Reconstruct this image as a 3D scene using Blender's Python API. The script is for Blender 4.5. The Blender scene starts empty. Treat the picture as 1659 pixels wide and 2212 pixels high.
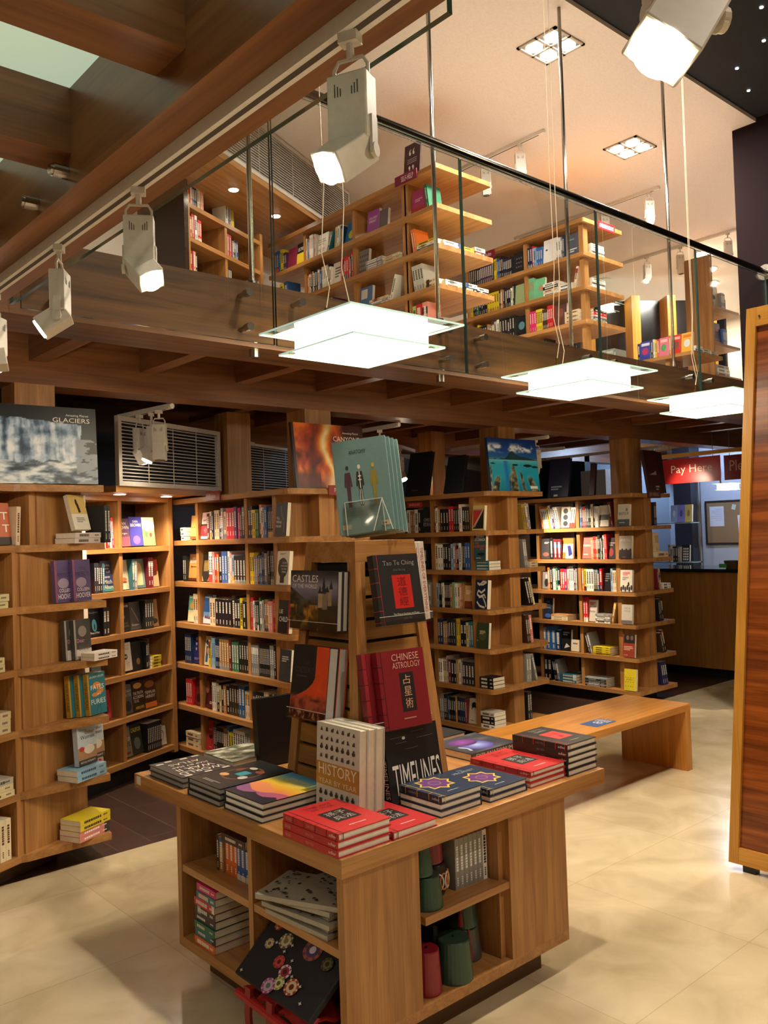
import bpy, math, random
import numpy as np
from mathutils import Matrix, Vector
random.seed(7)
SC = bpy.context.scene
COL = SC.collection
# ---------------------------------------------------------------- camera
EYE = Vector((0, 0, 1.6))
PITCH, ROLL, YAW = 0.0264440949, -0.0320555358, 0.847792308
cp, sp, cy, sy = math.cos(PITCH), math.sin(PITCH), math.cos(YAW), math.sin(YAW)
FW = Vector((cp*cy, cp*sy, sp)); _r = Vector((sy, -cy, 0)); _u = _r.cross(FW)
RT = math.cos(ROLL)*_r + math.sin(ROLL)*_u
UP = -math.sin(ROLL)*_r + math.cos(ROLL)*_u
cd = bpy.data.cameras.new('camera'); cam = bpy.data.objects.new('camera', cd); COL.objects.link(cam)
cd.sensor_fit = 'HORIZONTAL'; cd.sensor_width = 36.0; cd.lens = 36.0*1851.57/1659; cd.clip_start = 0.02; cd.clip_end = 100
cam.matrix_world = Matrix(((RT.x, UP.x, -FW.x, EYE.x), (RT.y, UP.y, -FW.y, EYE.y), (RT.z, UP.z, -FW.z, EYE.z), (0, 0, 0, 1)))
SC.camera = cam
# ---------------------------------------------------------------- exposure, world
SC.view_settings.view_transform = 'Standard'; SC.view_settings.look = 'None'
SC.view_settings.exposure = 0.38; SC.view_settings.gamma = 1.0; SC.view_settings.use_curve_mapping = False
SC.cycles.use_denoising = True
SC.cycles.max_bounces = 8; SC.cycles.transparent_max_bounces = 24
SC.cycles.sample_clamp_indirect = 6.0
WORLD_STRENGTH = 0.10
wd = bpy.data.worlds.new('world'); SC.world = wd; wd.use_nodes = True
_bg = wd.node_tree.nodes['Background']; _bg.inputs[0].default_value = (1, 0.82, 0.62, 1); _bg.inputs[1].default_value = WORLD_STRENGTH
WARM = (1.0, 0.83, 0.62); WARM2 = (1.0, 0.87, 0.70); SOFT = (1.0, 0.93, 0.84); COOL = (0.55, 0.72, 1.0)
L_PENDANT, L_TRACK, L_SHELF, L_QUAD, L_LOWTRACK, L_FILL, L_COUNTER = 20, 20, 34, 80, 18, 85, 34
# ---------------------------------------------------------------- helpers
def s2l(c): return c/12.92 if c <= 0.04045 else ((c+0.055)/1.055)**2.4
def hexc(h):
    if not isinstance(h, str): return tuple(h)
    return tuple(s2l(int(h[i:i+2], 16)/255) for i in (0, 2, 4))
_M = {}
def mat(h, rough=0.45, metal=0.0, emit=0.0, spec=0.5, alpha=None):
    key = (h, rough, metal, emit, spec)
    if key in _M: return _M[key]
    m = bpy.data.materials.new('paint_%s' % (h if isinstance(h, str) else len(_M))); m.use_nodes = True
    nt = m.node_tree; b = nt.nodes['Principled BSDF']; c = hexc(h)
    b.inputs['Base Color'].default_value = (*c, 1); b.inputs['Roughness'].default_value = rough
    b.inputs['Metallic'].default_value = metal; b.inputs['Specular IOR Level'].default_value = spec
    if emit:
        b.inputs['Emission Color'].default_value = (*c, 1); b.inputs['Emission Strength'].default_value = emit
    elif not metal:                                     # a trace of print / paint mottle
        t = nt.nodes.new('ShaderNodeTexCoord'); n = nt.nodes.new('ShaderNodeTexNoise'); n.inputs['Scale'].default_value = 60
        mx = nt.nodes.new('ShaderNodeMixRGB'); mx.blend_type = 'MULTIPLY'; mx.inputs[0].default_value = 0.22
        mx.inputs[1].default_value = (*c, 1); nt.links.new(t.outputs['Object'], n.inputs['Vector'])
        nt.links.new(n.outputs['Fac'], mx.inputs[2]); 
        g = nt.nodes.new('ShaderNodeMixRGB'); g.blend_type = 'ADD'; g.inputs[0].default_value = 0.11; g.inputs[2].default_value = (*c, 1)
        nt.links.new(mx.outputs[0], g.inputs[1]); nt.links.new(g.outputs[0], b.inputs['Base Color'])
    _M[key] = m
    return m
def wood(name, h1, h2, axis=2, rough=0.4, scale=1.0, bands=0.0):
    key = ('wood', name, axis)
    if key in _M: return _M[key]
    m = bpy.data.materials.new('%s_%s' % (name, 'xyz'[axis])); m.use_nodes = True
    nt = m.node_tree; N = nt.nodes.new; lk = nt.links.new; b = nt.nodes['Principled BSDF']
    t = N('ShaderNodeTexCoord'); mp = N('ShaderNodeMapping'); s = [24*scale]*3; s[axis] = 1.3*scale; mp.inputs['Scale'].default_value = s
    lk(t.outputs['Object'], mp.inputs['Vector'])
    n1 = N('ShaderNodeTexNoise'); n1.inputs['Scale'].default_value = 1.0; n1.inputs['Detail'].default_value = 5; n1.inputs['Distortion'].default_value = 0.6
    lk(mp.outputs[0], n1.inputs['Vector'])
    mp2 = N('ShaderNodeMapping'); s2 = [150*scale]*3; s2[axis] = 5*scale; mp2.inputs['Scale'].default_value = s2; lk(t.outputs['Object'], mp2.inputs['Vector'])
    n2 = N('ShaderNodeTexNoise'); n2.inputs['Scale'].default_value = 1.0; lk(mp2.outputs[0], n2.inputs['Vector'])
    r = N('ShaderNodeValToRGB'); r.color_ramp.elements[0].position = 0.32; r.color_ramp.elements[1].position = 0.68
    r.color_ramp.elements[0].color = (*hexc(h2), 1); r.color_ramp.elements[1].color = (*hexc(h1), 1); lk(n1.outputs['Fac'], r.inputs['Fac'])
    mx = N('ShaderNodeMixRGB'); mx.blend_type = 'MULTIPLY'; mx.inputs[0].default_value = 0.30
    r2 = N('ShaderNodeValToRGB'); r2.color_ramp.elements[0].position = 0.35; r2.color_ramp.elements[1].position = 0.55
    r2.color_ramp.elements[0].color = (0.45, 0.40, 0.36, 1); lk(n2.outputs['Fac'], r2.inputs['Fac'])
    lk(r.outputs[0], mx.inputs[1]); lk(r2.outputs[0], mx.inputs[2])
    oi = N('ShaderNodeObjectInfo'); hs = N('ShaderNodeHueSaturation'); mr = N('ShaderNodeMapRange'); mr.inputs['To Min'].default_value = 0.9; mr.inputs['To Max'].default_value = 1.08
    lk(oi.outputs['Random'], mr.inputs['Value']); lk(mr.outputs[0], hs.inputs['Value']); lk(mx.outputs[0], hs.inputs['Color'])
    lk(hs.outputs[0], b.inputs['Base Color']); b.inputs['Roughness'].default_value = rough
    _M[key] = m
    return m
def OAK(a=2): return wood('oak', 'ba8750', '9a6733', a, 0.38)
def DOAK(a=1): return wood('beam_timber', '93623a', '69422a', a, 0.33, 0.7)
def FASC(a=0): return wood('fascia_timber', '7d5128', '4a2d15', a, 0.5, 0.9)
def SAP(a=1): return wood('sapele', 'a4561e', '5e2a10', a, 0.25, 0.85)
def FRM(a=2): return wood('blond_frame', 'd39a41', 'bd8230', a, 0.3)
PAGE = mat('e6dcc6', 0.8); PAGEW = mat('f1ece0', 0.8); WHITE = mat('e9e6df', 0.4); STEEL = mat('b9b4aa', 0.25, 1.0); CHROME = mat('d0ccc4', 0.12, 1.0)
BLACK = mat('141416', 0.4); DARKP = mat('2a2220', 0.5)
def glass_mat(name, tint, gloss=0.05, rough=0.02):
    key = ('glass', name)
    if key in _M: return _M[key]
    m = bpy.data.materials.new(name); m.use_nodes = True; nt = m.node_tree; N = nt.nodes.new; nt.nodes.clear()
    o = N('ShaderNodeOutputMaterial'); tr = N('ShaderNodeBsdfTransparent'); gl = N('ShaderNodeBsdfGlossy'); mx = N('ShaderNodeMixShader'); fr = N('ShaderNodeLayerWeight')
    fr.inputs['Blend'].default_value = 0.18; mth = N('ShaderNodeMath'); mth.operation = 'MULTIPLY_ADD'; mth.inputs[1].default_value = 0.30; mth.inputs[2].default_value = gloss
    tr.inputs[0].default_value = (*tint, 1); gl.inputs['Roughness'].default_value = rough
    nt.links.new(fr.outputs['Fresnel'], mth.inputs[0]); nt.links.new(mth.outputs[0], mx.inputs[0]); nt.links.new(tr.outputs[0], mx.inputs[1]); nt.links.new(gl.outputs[0], mx.inputs[2]); nt.links.new(mx.outputs[0], o.inputs[0])
    _M[key] = m
    return m
GLASS = glass_mat('balustrade_glass', (0.93, 0.95, 0.93), 0.02); GEDGE = mat('2f463f', 0.1); ACRYL = glass_mat('clear_acrylic', (0.93, 0.93, 0.92), 0.06, 0.05)
def attr_mat(rough=0.35):
    if 'attr' in _M: return _M['attr']
    m = bpy.data.materials.new('printed_picture'); m.use_nodes = True; nt = m.node_tree
    a = nt.nodes.new('ShaderNodeAttribute'); a.attribute_name = 'Col'
    nt.links.new(a.outputs['Color'], nt.nodes['Principled BSDF'].inputs['Base Color']); nt.nodes['Principled BSDF'].inputs['Roughness'].default_value = rough
    _M['attr'] = m
    return m
class MB:
    def __init__(s): s.v = []; s.f = []; s.m = []
    def add(s, vs, fs, mi=0):
        b = len(s.v); s.v += [tuple(x) for x in vs]; s.f += [tuple(b+i for i in f) for f in fs]; s.m += [mi]*len(fs); return s
    def box(s, x0, y0, z0, x1, y1, z1, mi=0):
        return s.add([(x0, y0, z0), (x1, y0, z0), (x1, y1, z0), (x0, y1, z0), (x0, y0, z1), (x1, y0, z1), (x1, y1, z1), (x0, y1, z1)],
                     [(0, 3, 2, 1), (4, 5, 6, 7), (0, 1, 5, 4), (1, 2, 6, 5), (2, 3, 7, 6), (3, 0, 4, 7)], mi)
    def prism(s, poly, z0, z1, mi=0, ax=2):
        n = len(poly)
        def P(p, z): return (p[0], p[1], z) if ax == 2 else ((z, p[0], p[1]) if ax == 0 else (p[0], z, p[1]))
        vs = [P(p, z0) for p in poly]+[P(p, z1) for p in poly]
        return s.add(vs, [tuple(range(n-1, -1, -1)), tuple(range(n, 2*n))]+[(i, (i+1) % n, n+(i+1) % n, n+i) for i in range(n)], mi)
    def cyl(s, p0, p1, r, n=12, mi=0, r2=None, caps=True):
        p0 = Vector(p0); p1 = Vector(p1); d = (p1-p0).normalized(); a = d.orthogonal().normalized(); c = d.cross(a); r2 = r if r2 is None else r2
        vs = [p0+(a*math.cos(t)+c*math.sin(t))*r for t in [2*math.pi*i/n for i in range(n)]]+[p1+(a*math.cos(t)+c*math.sin(t))*r2 for t in [2*math.pi*i/n for i in range(n)]]
        fs = [(i, (i+1) % n, n+(i+1) % n, n+i) for i in range(n)]
        if caps: fs += [tuple(range(n-1, -1, -1)), tuple(range(n, 2*n))]
        return s.add(vs, fs, mi)
    def tube(s, pts, r, n=6, mi=0):
        pts = [Vector(p) for p in pts]; rings = []
        for i, p in enumerate(pts):
            d = (pts[min(i+1, len(pts)-1)]-pts[max(i-1, 0)]).normalized(); a = d.cross(Vector((0.31, 0.87, 0.21))).normalized(); c = d.cross(a)
            rings.append([p+(a*math.cos(2*math.pi*k/n)+c*math.sin(2*math.pi*k/n))*r for k in range(n)])
        vs = [q for g in rings for q in g]; fs = []
        for i in range(len(pts)-1):
            fs += [(i*n+k, i*n+(k+1) % n, (i+1)*n+(k+1) % n, (i+1)*n+k) for k in range(n)]
        fs += [tuple(range(n-1, -1, -1)), tuple(range((len(pts)-1)*n, len(pts)*n))]
        return s.add(vs, fs, mi)
    def quad(s, pts, mi=0): return s.add(pts, [tuple(range(len(pts)))], mi)
    def lathe(s, prof, n=24, mi=0, c=(0, 0, 0)):
        vs = [(c[0]+r*math.cos(2*math.pi*k/n), c[1]+r*math.sin(2*math.pi*k/n), c[2]+z) for r, z in prof for k in range(n)]
        fs = [(i*n+k, i*n+(k+1) % n, (i+1)*n+(k+1) % n, (i+1)*n+k) for i in range(len(prof)-1) for k in range(n)]
        fs += [tuple(range(n-1, -1, -1)), tuple(range((len(prof)-1)*n, len(prof)*n))]
        return s.add(vs, fs, mi)
    def xf(s, M, start=0):
        for i in range(start, len(s.v)): s.v[i] = tuple(M @ Vector(s.v[i]))
        return s
    def build(s, name, mats, parent=None, M=None, smooth=False, bevel=0.0):
        me = bpy.data.meshes.new(name); me.from_pydata(s.v, [], s.f)
        mats = mats if isinstance(mats, (list, tuple)) else [mats]
        for m in mats: me.materials.append(m)
        if len(mats) > 1: me.polygons.foreach_set('material_index', s.m)
        if smooth: me.polygons.foreach_set('use_smooth', [True]*len(s.f))
        me.update(); o = bpy.data.objects.new(name, me); COL.objects.link(o)
        if parent is not None: o.parent = parent
        if M is not None: o.matrix_local = M
        if bevel:
            b = o.modifiers.new('bevel', 'BEVEL'); b.width = bevel; b.segments = 2; b.limit_method = 'ANGLE'
        return o
def tag(o, label, cat, group=None, kind=None):
    if label: o['label'] = label
    if cat: o['category'] = cat
    if group: o['group'] = group
    if kind: o['kind'] = kind
    return o
def thing(name, label, cat, M=None, group=None):
    o = bpy.data.objects.new(name, None); COL.objects.link(o); o.empty_display_size = 0.05
    if M is not None: o.matrix_world = M if isinstance(M, Matrix) else Matrix.Translation(M)
    return tag(o, label, cat, group)
def struct(name, mb, mats, **k):
    o = mb.build(name, mats, **k); o['kind'] = 'structure'; return o
def copy_tree(o, parent=None):
    c = o.copy(); COL.objects.link(c)
    if parent is not None: c.parent = parent
    for ch in list(o.children): copy_tree(ch, c)
    return c
def frameM(o, x, y, z):
    return Matrix(((x[0], y[0], z[0], o[0]), (x[1], y[1], z[1], o[1]), (x[2], y[2], z[2], o[2]), (0, 0, 0, 1)))
_ONES = 'zeroth first second third fourth fifth sixth seventh eighth ninth tenth eleventh twelfth thirteenth fourteenth fifteenth sixteenth seventeenth eighteenth nineteenth'.split()
_TENS = {2: ('twenty', 'twentieth'), 3: ('thirty', 'thirtieth'), 4: ('forty', 'fortieth'), 5: ('fifty', 'fiftieth'), 6: ('sixty', 'sixtieth')}
def nth(n):
    if n < 20: return _ONES[n]
    t, u = divmod(n, 10)
    return _TENS[t][1] if u == 0 else _TENS[t][0]+'-'+_ONES[u]
# lettering: outline text fitted into a box, returned as vertices and faces in the unit plane
_T = {}
def text_geo(s):
    if s in _T: return _T[s]
    c = bpy.data.curves.new('lettering', 'FONT'); c.body = s; c.resolution_u = 2; c.align_x = 'CENTER'
    o = bpy.data.objects.new('lettering', c); COL.objects.link(o)
    bpy.context.view_layer.update()
    me = bpy.data.meshes.new_from_object(o.evaluated_get(bpy.context.evaluated_depsgraph_get()))
    v = [tuple(x.co) for x in me.vertices]; f = [tuple(p.vertices) for p in me.polygons]
    bpy.data.objects.remove(o); bpy.data.curves.remove(c); bpy.data.meshes.remove(me)
    if not v: v, f = [(0, 0, 0), (1, 0, 0), (1, 1, 0)], [(0, 1, 2)]
    x0 = min(p[0] for p in v); x1 = max(p[0] for p in v); y0 = min(p[1] for p in v); y1 = max(p[1] for p in v)
    v = [((p[0]-x0)/(x1-x0+1e-9), (p[1]-y0)/(y1-y0+1e-9)) for p in v]
    _T[s] = (v, f)
    return _T[s]
def put_text(mb, s, fn, mi=0):
    """fn maps (u, v) in the unit box to a point"""
    v, f = text_geo(s); mb.add([fn(a, b) for a, b in v], f, mi)
# numpy noise for printed pictures
def fbm(u, v, seed, oct=4, sx=4, sy=4):
    rng = np.random.RandomState(seed); out = np.zeros_like(u); amp, tot = 1.0, 0.0
    for k in range(oct):
        g = rng.rand(64, 64); x = u*sx*2**k; y = v*sy*2**k; xi = np.floor(x).astype(int); yi = np.floor(y).astype(int); fx = x-xi; fy = y-yi
        fx = fx*fx*(3-2*fx); fy = fy*fy*(3-2*fy); a = g[xi % 64, yi % 64]; b = g[(xi+1) % 64, yi % 64]; c = g[xi % 64, (yi+1) % 64]; d = g[(xi+1) % 64, (yi+1) % 64]
        out += amp*(a*(1-fx)*(1-fy)+b*fx*(1-fy)+c*(1-fx)*fy+d*fx*fy); tot += amp; amp *= 0.55
    return out/tot
def H(h): return np.array([int(h[i:i+2], 16)/255 for i in (0, 2, 4)])
def mixc(a, b, t): t = np.clip(t, 0, 1)[..., None]; return a*(1-t)+b*t
def ramp(t, stops):
    out = np.zeros(t.shape+(3,)); out[:] = H(stops[0][1])
    for (p0, c0), (p1, c1) in zip(stops[:-1], stops[1:]):
        m = t >= p0; out[m] = mixc(H(c0), H(c1), (t-p0)/(p1-p0))[m]
    return out
def picture(parent, fn, x0, y0, x1, y1, z, nx=70, ny=70, name='cover_picture'):
    u, v = np.meshgrid(np.linspace(0, 1, nx+1), np.linspace(0, 1, ny+1)); rgb = np.clip(fn(u, v), 0, 1)
    lin = np.where(rgb <= 0.04045, rgb/12.92, ((rgb+0.055)/1.055)**2.4)
    vs = [(x0+(x1-x0)*a, y0+(y1-y0)*b, z) for a, b in zip(u.ravel(), v.ravel())]
    fs = [(j*(nx+1)+i, j*(nx+1)+i+1, (j+1)*(nx+1)+i+1, (j+1)*(nx+1)+i) for j in range(ny) for i in range(nx)]
    mb = MB().add(vs, fs); o = mb.build(name, attr_mat(), parent)
    at = o.data.attributes.new('Col', 'FLOAT_COLOR', 'POINT'); col = np.ones((len(vs), 4), dtype=np.float32); col[:, :3] = lin.reshape(-1, 3); at.data.foreach_set('color', col.ravel())
    return o
# ---------------------------------------------------------------- building
ANG = 0.4263
CDIR = Vector((math.cos(ANG), math.sin(ANG), 0)); NIN = Vector((-math.sin(ANG), math.cos(ANG), 0))
WORG = Vector((2.178, 5.302, 0))
def wM(off=0, s=0, z=0): return frameM(WORG+CDIR*s+NIN*off+Vector((0, 0, z)), CDIR, NIN, (0, 0, 1))
def marble():
    m = bpy.data.materials.new('polished_marble'); m.use_nodes = True; nt = m.node_tree; N = nt.nodes.new; lk = nt.links.new; b = nt.nodes['Principled BSDF']
    t = N('ShaderNodeTexCoord'); br = N('ShaderNodeTexBrick'); br.offset = 0; br.inputs['Scale'].default_value = 1; br.inputs['Brick Width'].default_value = 0.8; br.inputs['Row Height'].default_value = 0.8
    br.inputs['Mortar Size'].default_value = 0.0022; br.inputs['Mortar Smooth'].default_value = 0.6; br.inputs['Bias'].default_value = 0.0
    br.inputs['Color1'].default_value = (*hexc('d6c6a5'), 1); br.inputs['Color2'].default_value = (*hexc('cdba96'), 1); br.inputs['Mortar'].default_value = (*hexc('bba987'), 1)
    lk(t.outputs['Object'], br.inputs['Vector'])
    n = N('ShaderNodeTexNoise'); n.inputs['Scale'].default_value = 3.2; n.inputs['Detail'].default_value = 7; n.inputs['Distortion'].default_value = 0.9; lk(t.outputs['Object'], n.inputs['Vector'])
    r = N('ShaderNodeValToRGB'); r.color_ramp.elements[0].position = 0.3; r.color_ramp.elements[0].color = (0.66, 0.62, 0.56, 1); r.color_ramp.elements[1].position = 0.7
    lk(n.outputs['Fac'], r.inputs['Fac']); mx = N('ShaderNodeMixRGB'); mx.blend_type = 'MULTIPLY'; mx.inputs[0].default_value = 0.75
    lk(br.outputs['Color'], mx.inputs[1]); lk(r.outputs[0], mx.inputs[2]); lk(mx.outputs[0], b.inputs['Base Color'])
    r3 = N('ShaderNodeMapRange'); r3.inputs['To Min'].default_value = 0.10; r3.inputs['To Max'].default_value = 0.26; lk(n.outputs['Fac'], r3.inputs['Value']); lk(r3.outputs[0], b.inputs['Roughness'])
    return m
def planks():
    m = bpy.data.materials.new('dark_plank_floor'); m.use_nodes = True; nt = m.node_tree; N = nt.nodes.new; lk = nt.links.new; b = nt.nodes['Principled BSDF']
    t = N('ShaderNodeTexCoord'); mp = N('ShaderNodeMapping'); mp.inputs['Rotation'].default_value = (0, 0, math.radians(90)); br = N('ShaderNodeTexBrick'); br.inputs['Scale'].default_value = 1
    br.inputs['Brick Width'].default_value = 1.1; br.inputs['Row Height'].default_value = 0.19; br.inputs['Mortar Size'].default_value = 0.003
    br.inputs['Color1'].default_value = (*hexc('4a332b'), 1); br.inputs['Color2'].default_value = (*hexc('3a2923'), 1); br.inputs['Mortar'].default_value = (*hexc('5f4a40'), 1)
    lk(t.outputs['Object'], mp.inputs['Vector']); lk(mp.outputs[0], br.inputs['Vector'])
    n = N('ShaderNodeTexNoise'); n.inputs['Scale'].default_value = 9; n.inputs['Detail'].default_value = 5; lk(t.outputs['Object'], n.inputs['Vector'])
    mx = N('ShaderNodeMixRGB'); mx.blend_type = 'MULTIPLY'; mx.inputs[0].default_value = 0.6; lk(br.outputs['Color'], mx.inputs[1]); lk(n.outputs['Color'], mx.inputs[2])
    g = N('ShaderNodeMixRGB'); g.blend_type = 'ADD'; g.inputs[0].default_value = 0.35; lk(mx.outputs[0], g.inputs[1]); lk(br.outputs['Color'], g.inputs[2]); lk(g.outputs[0], b.inputs['Base Color']); b.inputs['Roughness'].default_value = 0.32
    return m
struct('floor', MB().box(-3.5, -4, -0.1, 13, 4.30, 0), marble())
struct('floor_dark', MB().box(-3.5, 4.30, -0.1, 13, 12, 0.0), planks())
struct('ceiling', MB().box(-3.5, 3.06, 4.82, 13, 12, 4.95), mat('e4d8ce', 0.7))
struct('ceiling_dark', MB().box(-3.5, -4, 4.85, 13, 3.06, 4.95), mat('0b0c12', 0.8))
PURP = mat('1d1214', 0.85, spec=0.08)
struct('wall_right', MB().box(6.82, -1.0, 0, 7.0, 3.26, 4.85), PURP)
struct('wall_near', MB().box(-3.5, -4.1, 0, 13, -4, 4.95), mat('8b7560', 0.7))
struct('wall_left', MB().box(-3.6, -4, 0, -3.5, 12, 4.95), mat('8b7560', 0.7))
struct('wall_far', MB().box(12.9, -4, 0, 13, 12, 4.95), mat('b9a794', 0.7))
struct('wall_back', MB().box(-6, 0.42, 0, 10, 0.55, 2.60), wood('dark_panelling', '4a3426', '38271d', 0, 0.45), M=wM())
struct('wall_back.001', MB().box(-6, 0.42, 2.78, 10, 0.55, 4.82), mat('cfc2b4', 0.7), M=wM())
# white end wall of the gallery beside the dark wall
struct('wall_gallery', MB().box(9.9, 4.1, 2.74, 10.0, 4.72, 4.82), mat('e0d5c8', 0.7))
# gallery deck, beams, joists
struct('floor_gallery', MB().box(0.95, 3.36, 2.70, 13, 12, 2.735), DOAK(0)); struct('floor_gallery.001', MB().box(0.95, 3.36, 2.735, 13, 12, 2.745), mat('dcd2c4', 0.5))  # pale top layer added to bounce light up to the ceiling
def beam(mb, m=None): return struct('ceiling_beam', mb, m or DOAK(0))
struct('ceiling_beam', MB().box(0.95, 3.09, 2.42, 12, 3.36, 2.70), [FASC(0)])
beam(MB().box(-3.4, 4.42, 2.42, 12, 4.62, 2.70))
beam(MB().box(2.2, 6.1, 2.40, 12, 6.28, 2.70))
JX = [1.53, 2.13, 2.745, 3.348, 3.961, 4.60, 5.18, 5.775, 6.393, 7.0, 7.6, 8.2]
for x in JX:
    beam(MB().box(x, 3.36, 2.54, x+0.09, 4.42, 2.70), DOAK(1))
    beam(MB().box(x, 4.62, 2.54, x+0.09, 6.1 if x > 2.9 else 4.62+min(1.4, max(0.3, 5.30+(x-2.178)*0.4536-4.62)), 2.70), DOAK(1))
# left wing: edge beam, cross joists, glass floor panels whose emission stands in for light from above
beam(MB().box(0.77, -1.5, 2.42, 0.95, 3.36, 2.70), DOAK(1))
for y0 in (0.32, 0.86, 1.40, 1.94, 2.48, 3.02): beam(MB().box(-3.4, y0-0.02, 2.50, 0.77, y0+0.10, 2.70), DOAK(0))
beam(MB().box(-1.2, 3.12, 2.42, 0.77, 4.42, 2.48), DOAK(0))
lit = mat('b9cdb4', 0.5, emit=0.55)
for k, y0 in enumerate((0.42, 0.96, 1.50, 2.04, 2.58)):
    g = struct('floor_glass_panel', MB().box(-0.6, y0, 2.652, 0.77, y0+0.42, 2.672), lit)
struct('floor_wing', MB().box(-3.4, -4, 2.705, 0.95, 3.36, 2.75), DARKP)
bo = thing('beam_bolt_knob', 'steel stud on the inner side of the edge beam, upper of two side by side', 'bolt', Vector((0.77, 1.95, 2.60)))
MB().cyl((0, 0, 0), (-0.035, 0, 0), 0.016, 14).build('stud', STEEL, bo); MB().cyl((-0.035, 0, 0), (-0.042, 0, 0), 0.012, 14).build('stud_head', STEEL, bo)
for p, l in (((0.77, 1.945, 2.462), 'steel stud on the inner side of the edge beam, just below the upper one'), ((0.77, 2.137, 2.447), 'steel stud on the inner side of the edge beam, farthest from the viewer')):
    c = copy_tree(bo); c.location = p; c['label'] = l
# posts that carry the beam, standing on the bookcases
def post(x0, y0, x1, y1, z0, z1=2.42): return struct('pillar', MB().box(x0, y0, z0, x1, y1, z1), OAK(2))
post(1.45, 4.40, 1.65, 4.6, 1.905); post(3.25, 4.42, 3.46, 4.62, 1.905); post(5.12, 4.42, 5.32, 4.62, 1.905); post(6.93, 4.42, 7.14, 4.62, 1.905)
post(3.30, 5.45, 3.50, 5.63, 0.0, 2.54); post(5.55, 5.6, 5.72, 5.78, 1.905, 2.54)
post(0.9, 4.42, 1.28, 4.6, 1.2, 2.42)
# dark wall slabs behind the right bookcases (glossy blue-black fridge-like panel and pale panel)
struct('wall_panel_blue', MB().box(8.62, 6.1, 0, 8.72, 7.6, 2.5), mat('20273c', 0.18))
struct('wall_panel_pale', MB().box(8.42, 5.68, 1.0, 8.52, 6.02, 2.27), mat('c4cad0', 0.35))
# ---------------------------------------------------------------- balustrade
seams = [1.02, 2.085, 3.28, 4.492, 5.70, 6.80]
def standoff(p, x, z):
    o = MB().cyl((x, 0.015, z), (x, -0.022, z), 0.017, 16).cyl((x, 0.06, z), (x, 0.015, z), 0.012, 12).build('standoff', STEEL, p); return o
for k in range(5):
    x0, x1 = seams[k]+0.006, seams[k+1]-0.006
    t = thing('glass_balustrade_panel', '%s clear glass panel of the gallery balustrade counted from the track-light beam' % nth(k+1), 'glass panel', Vector((0, 3.03, 0)), 'glass panels along the gallery edge')
    mb = MB().box(x0, -0.006, 2.425, x1, 0.006, 3.555); mb.m = [1, 1, 0, 1, 0, 1]; mb.build('pane', [GLASS, GEDGE], t)
    for x in (x0+0.13, x1-0.13):
        for z in (2.485, 2.63): standoff(t, x, z)
t = thing('glass_balustrade_panel', 'long glass panel hanging along the beam with the track lights', 'glass panel', Vector((0.985, 0, 0)), None)
mb = MB().box(-0.006, 0.92, 2.425, 0.006, 3.0, 3.55); mb.m = [1, 1, 1, 0, 1, 0]; mb.build('pane', [GLASS, GEDGE], t)
for y in (1.1, 2.85): MB().cyl((0.006, y, 2.6), (-0.033, y, 2.6), 0.016, 14).build('standoff', STEEL, t)
t = thing('handrail', 'round dark metal handrail running above the glass to the dark wall', 'handrail')
MB().cyl((0.99, 3.03, 3.59), (6.80, 3.03, 3.59), 0.023, 20).build('rail', mat('4b463d', 0.22, 1.0), t, smooth=False)
MB().cyl((6.795, 3.03, 3.59), (6.82, 3.03, 3.59), 0.062, 28).build('wall_flange', STEEL, t)
MB().cyl((6.79, 3.03, 3.59), (6.80, 3.03, 3.59), 0.03, 20).build('collar', CHROME, t)
for k, x in enumerate((2.04, 3.184, 4.335, 5.523)):
    t = thing('hanger_rod', 'slim steel hanger rod from the ceiling to the gallery edge, %s from the track-light beam' % nth(k+1), 'rod', Vector((x, 3.13, 0)), 'steel hanger rods of the gallery')
    MB().cyl((0, 0, 2.70), (0, 0, 4.82), 0.0115, 14).build('rod', STEEL, t, smooth=True)
    MB().cyl((0, 0, 2.70), (0, 0, 2.715), 0.03, 18).build('floor_plate', STEEL, t)
    MB().cyl((0, 0, 2.42), (0, 0, 2.385), 0.022, 18).build('end_nut', STEEL, t)
# ---------------------------------------------------------------- lamps
def light(kind, name, parent, loc, energy, color=WARM, direction=None, size=0.03, spot=60, blend=0.6, sx=None):
    d = bpy.data.lights.new(name, kind); d.energy = energy; d.color = color; o = bpy.data.objects.new(name, d); COL.objects.link(o)
    if kind == 'SPOT': d.spot_size = math.radians(spot); d.spot_blend = blend; d.shadow_soft_size = size
    elif kind == 'AREA':
        d.size = sx or size
    else: d.shadow_soft_size = size
    if parent is not None: o.parent = parent
    q = Vector(direction if direction else (0, 0, -1)).normalized().to_track_quat('-Z', 'Y'); o.matrix_local = Matrix.Translation(Vector(loc)) @ q.to_matrix().to_4x4()
    return o
GLOW = mat('ffeccb', 0.5, emit=26.0); GLOWS = mat('ffeed0', 0.5, emit=16.0); BULB = mat('fff0d6', 0.5, emit=45.0); FROST = mat('dfe9dc', 0.4, emit=1.2)
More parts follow.
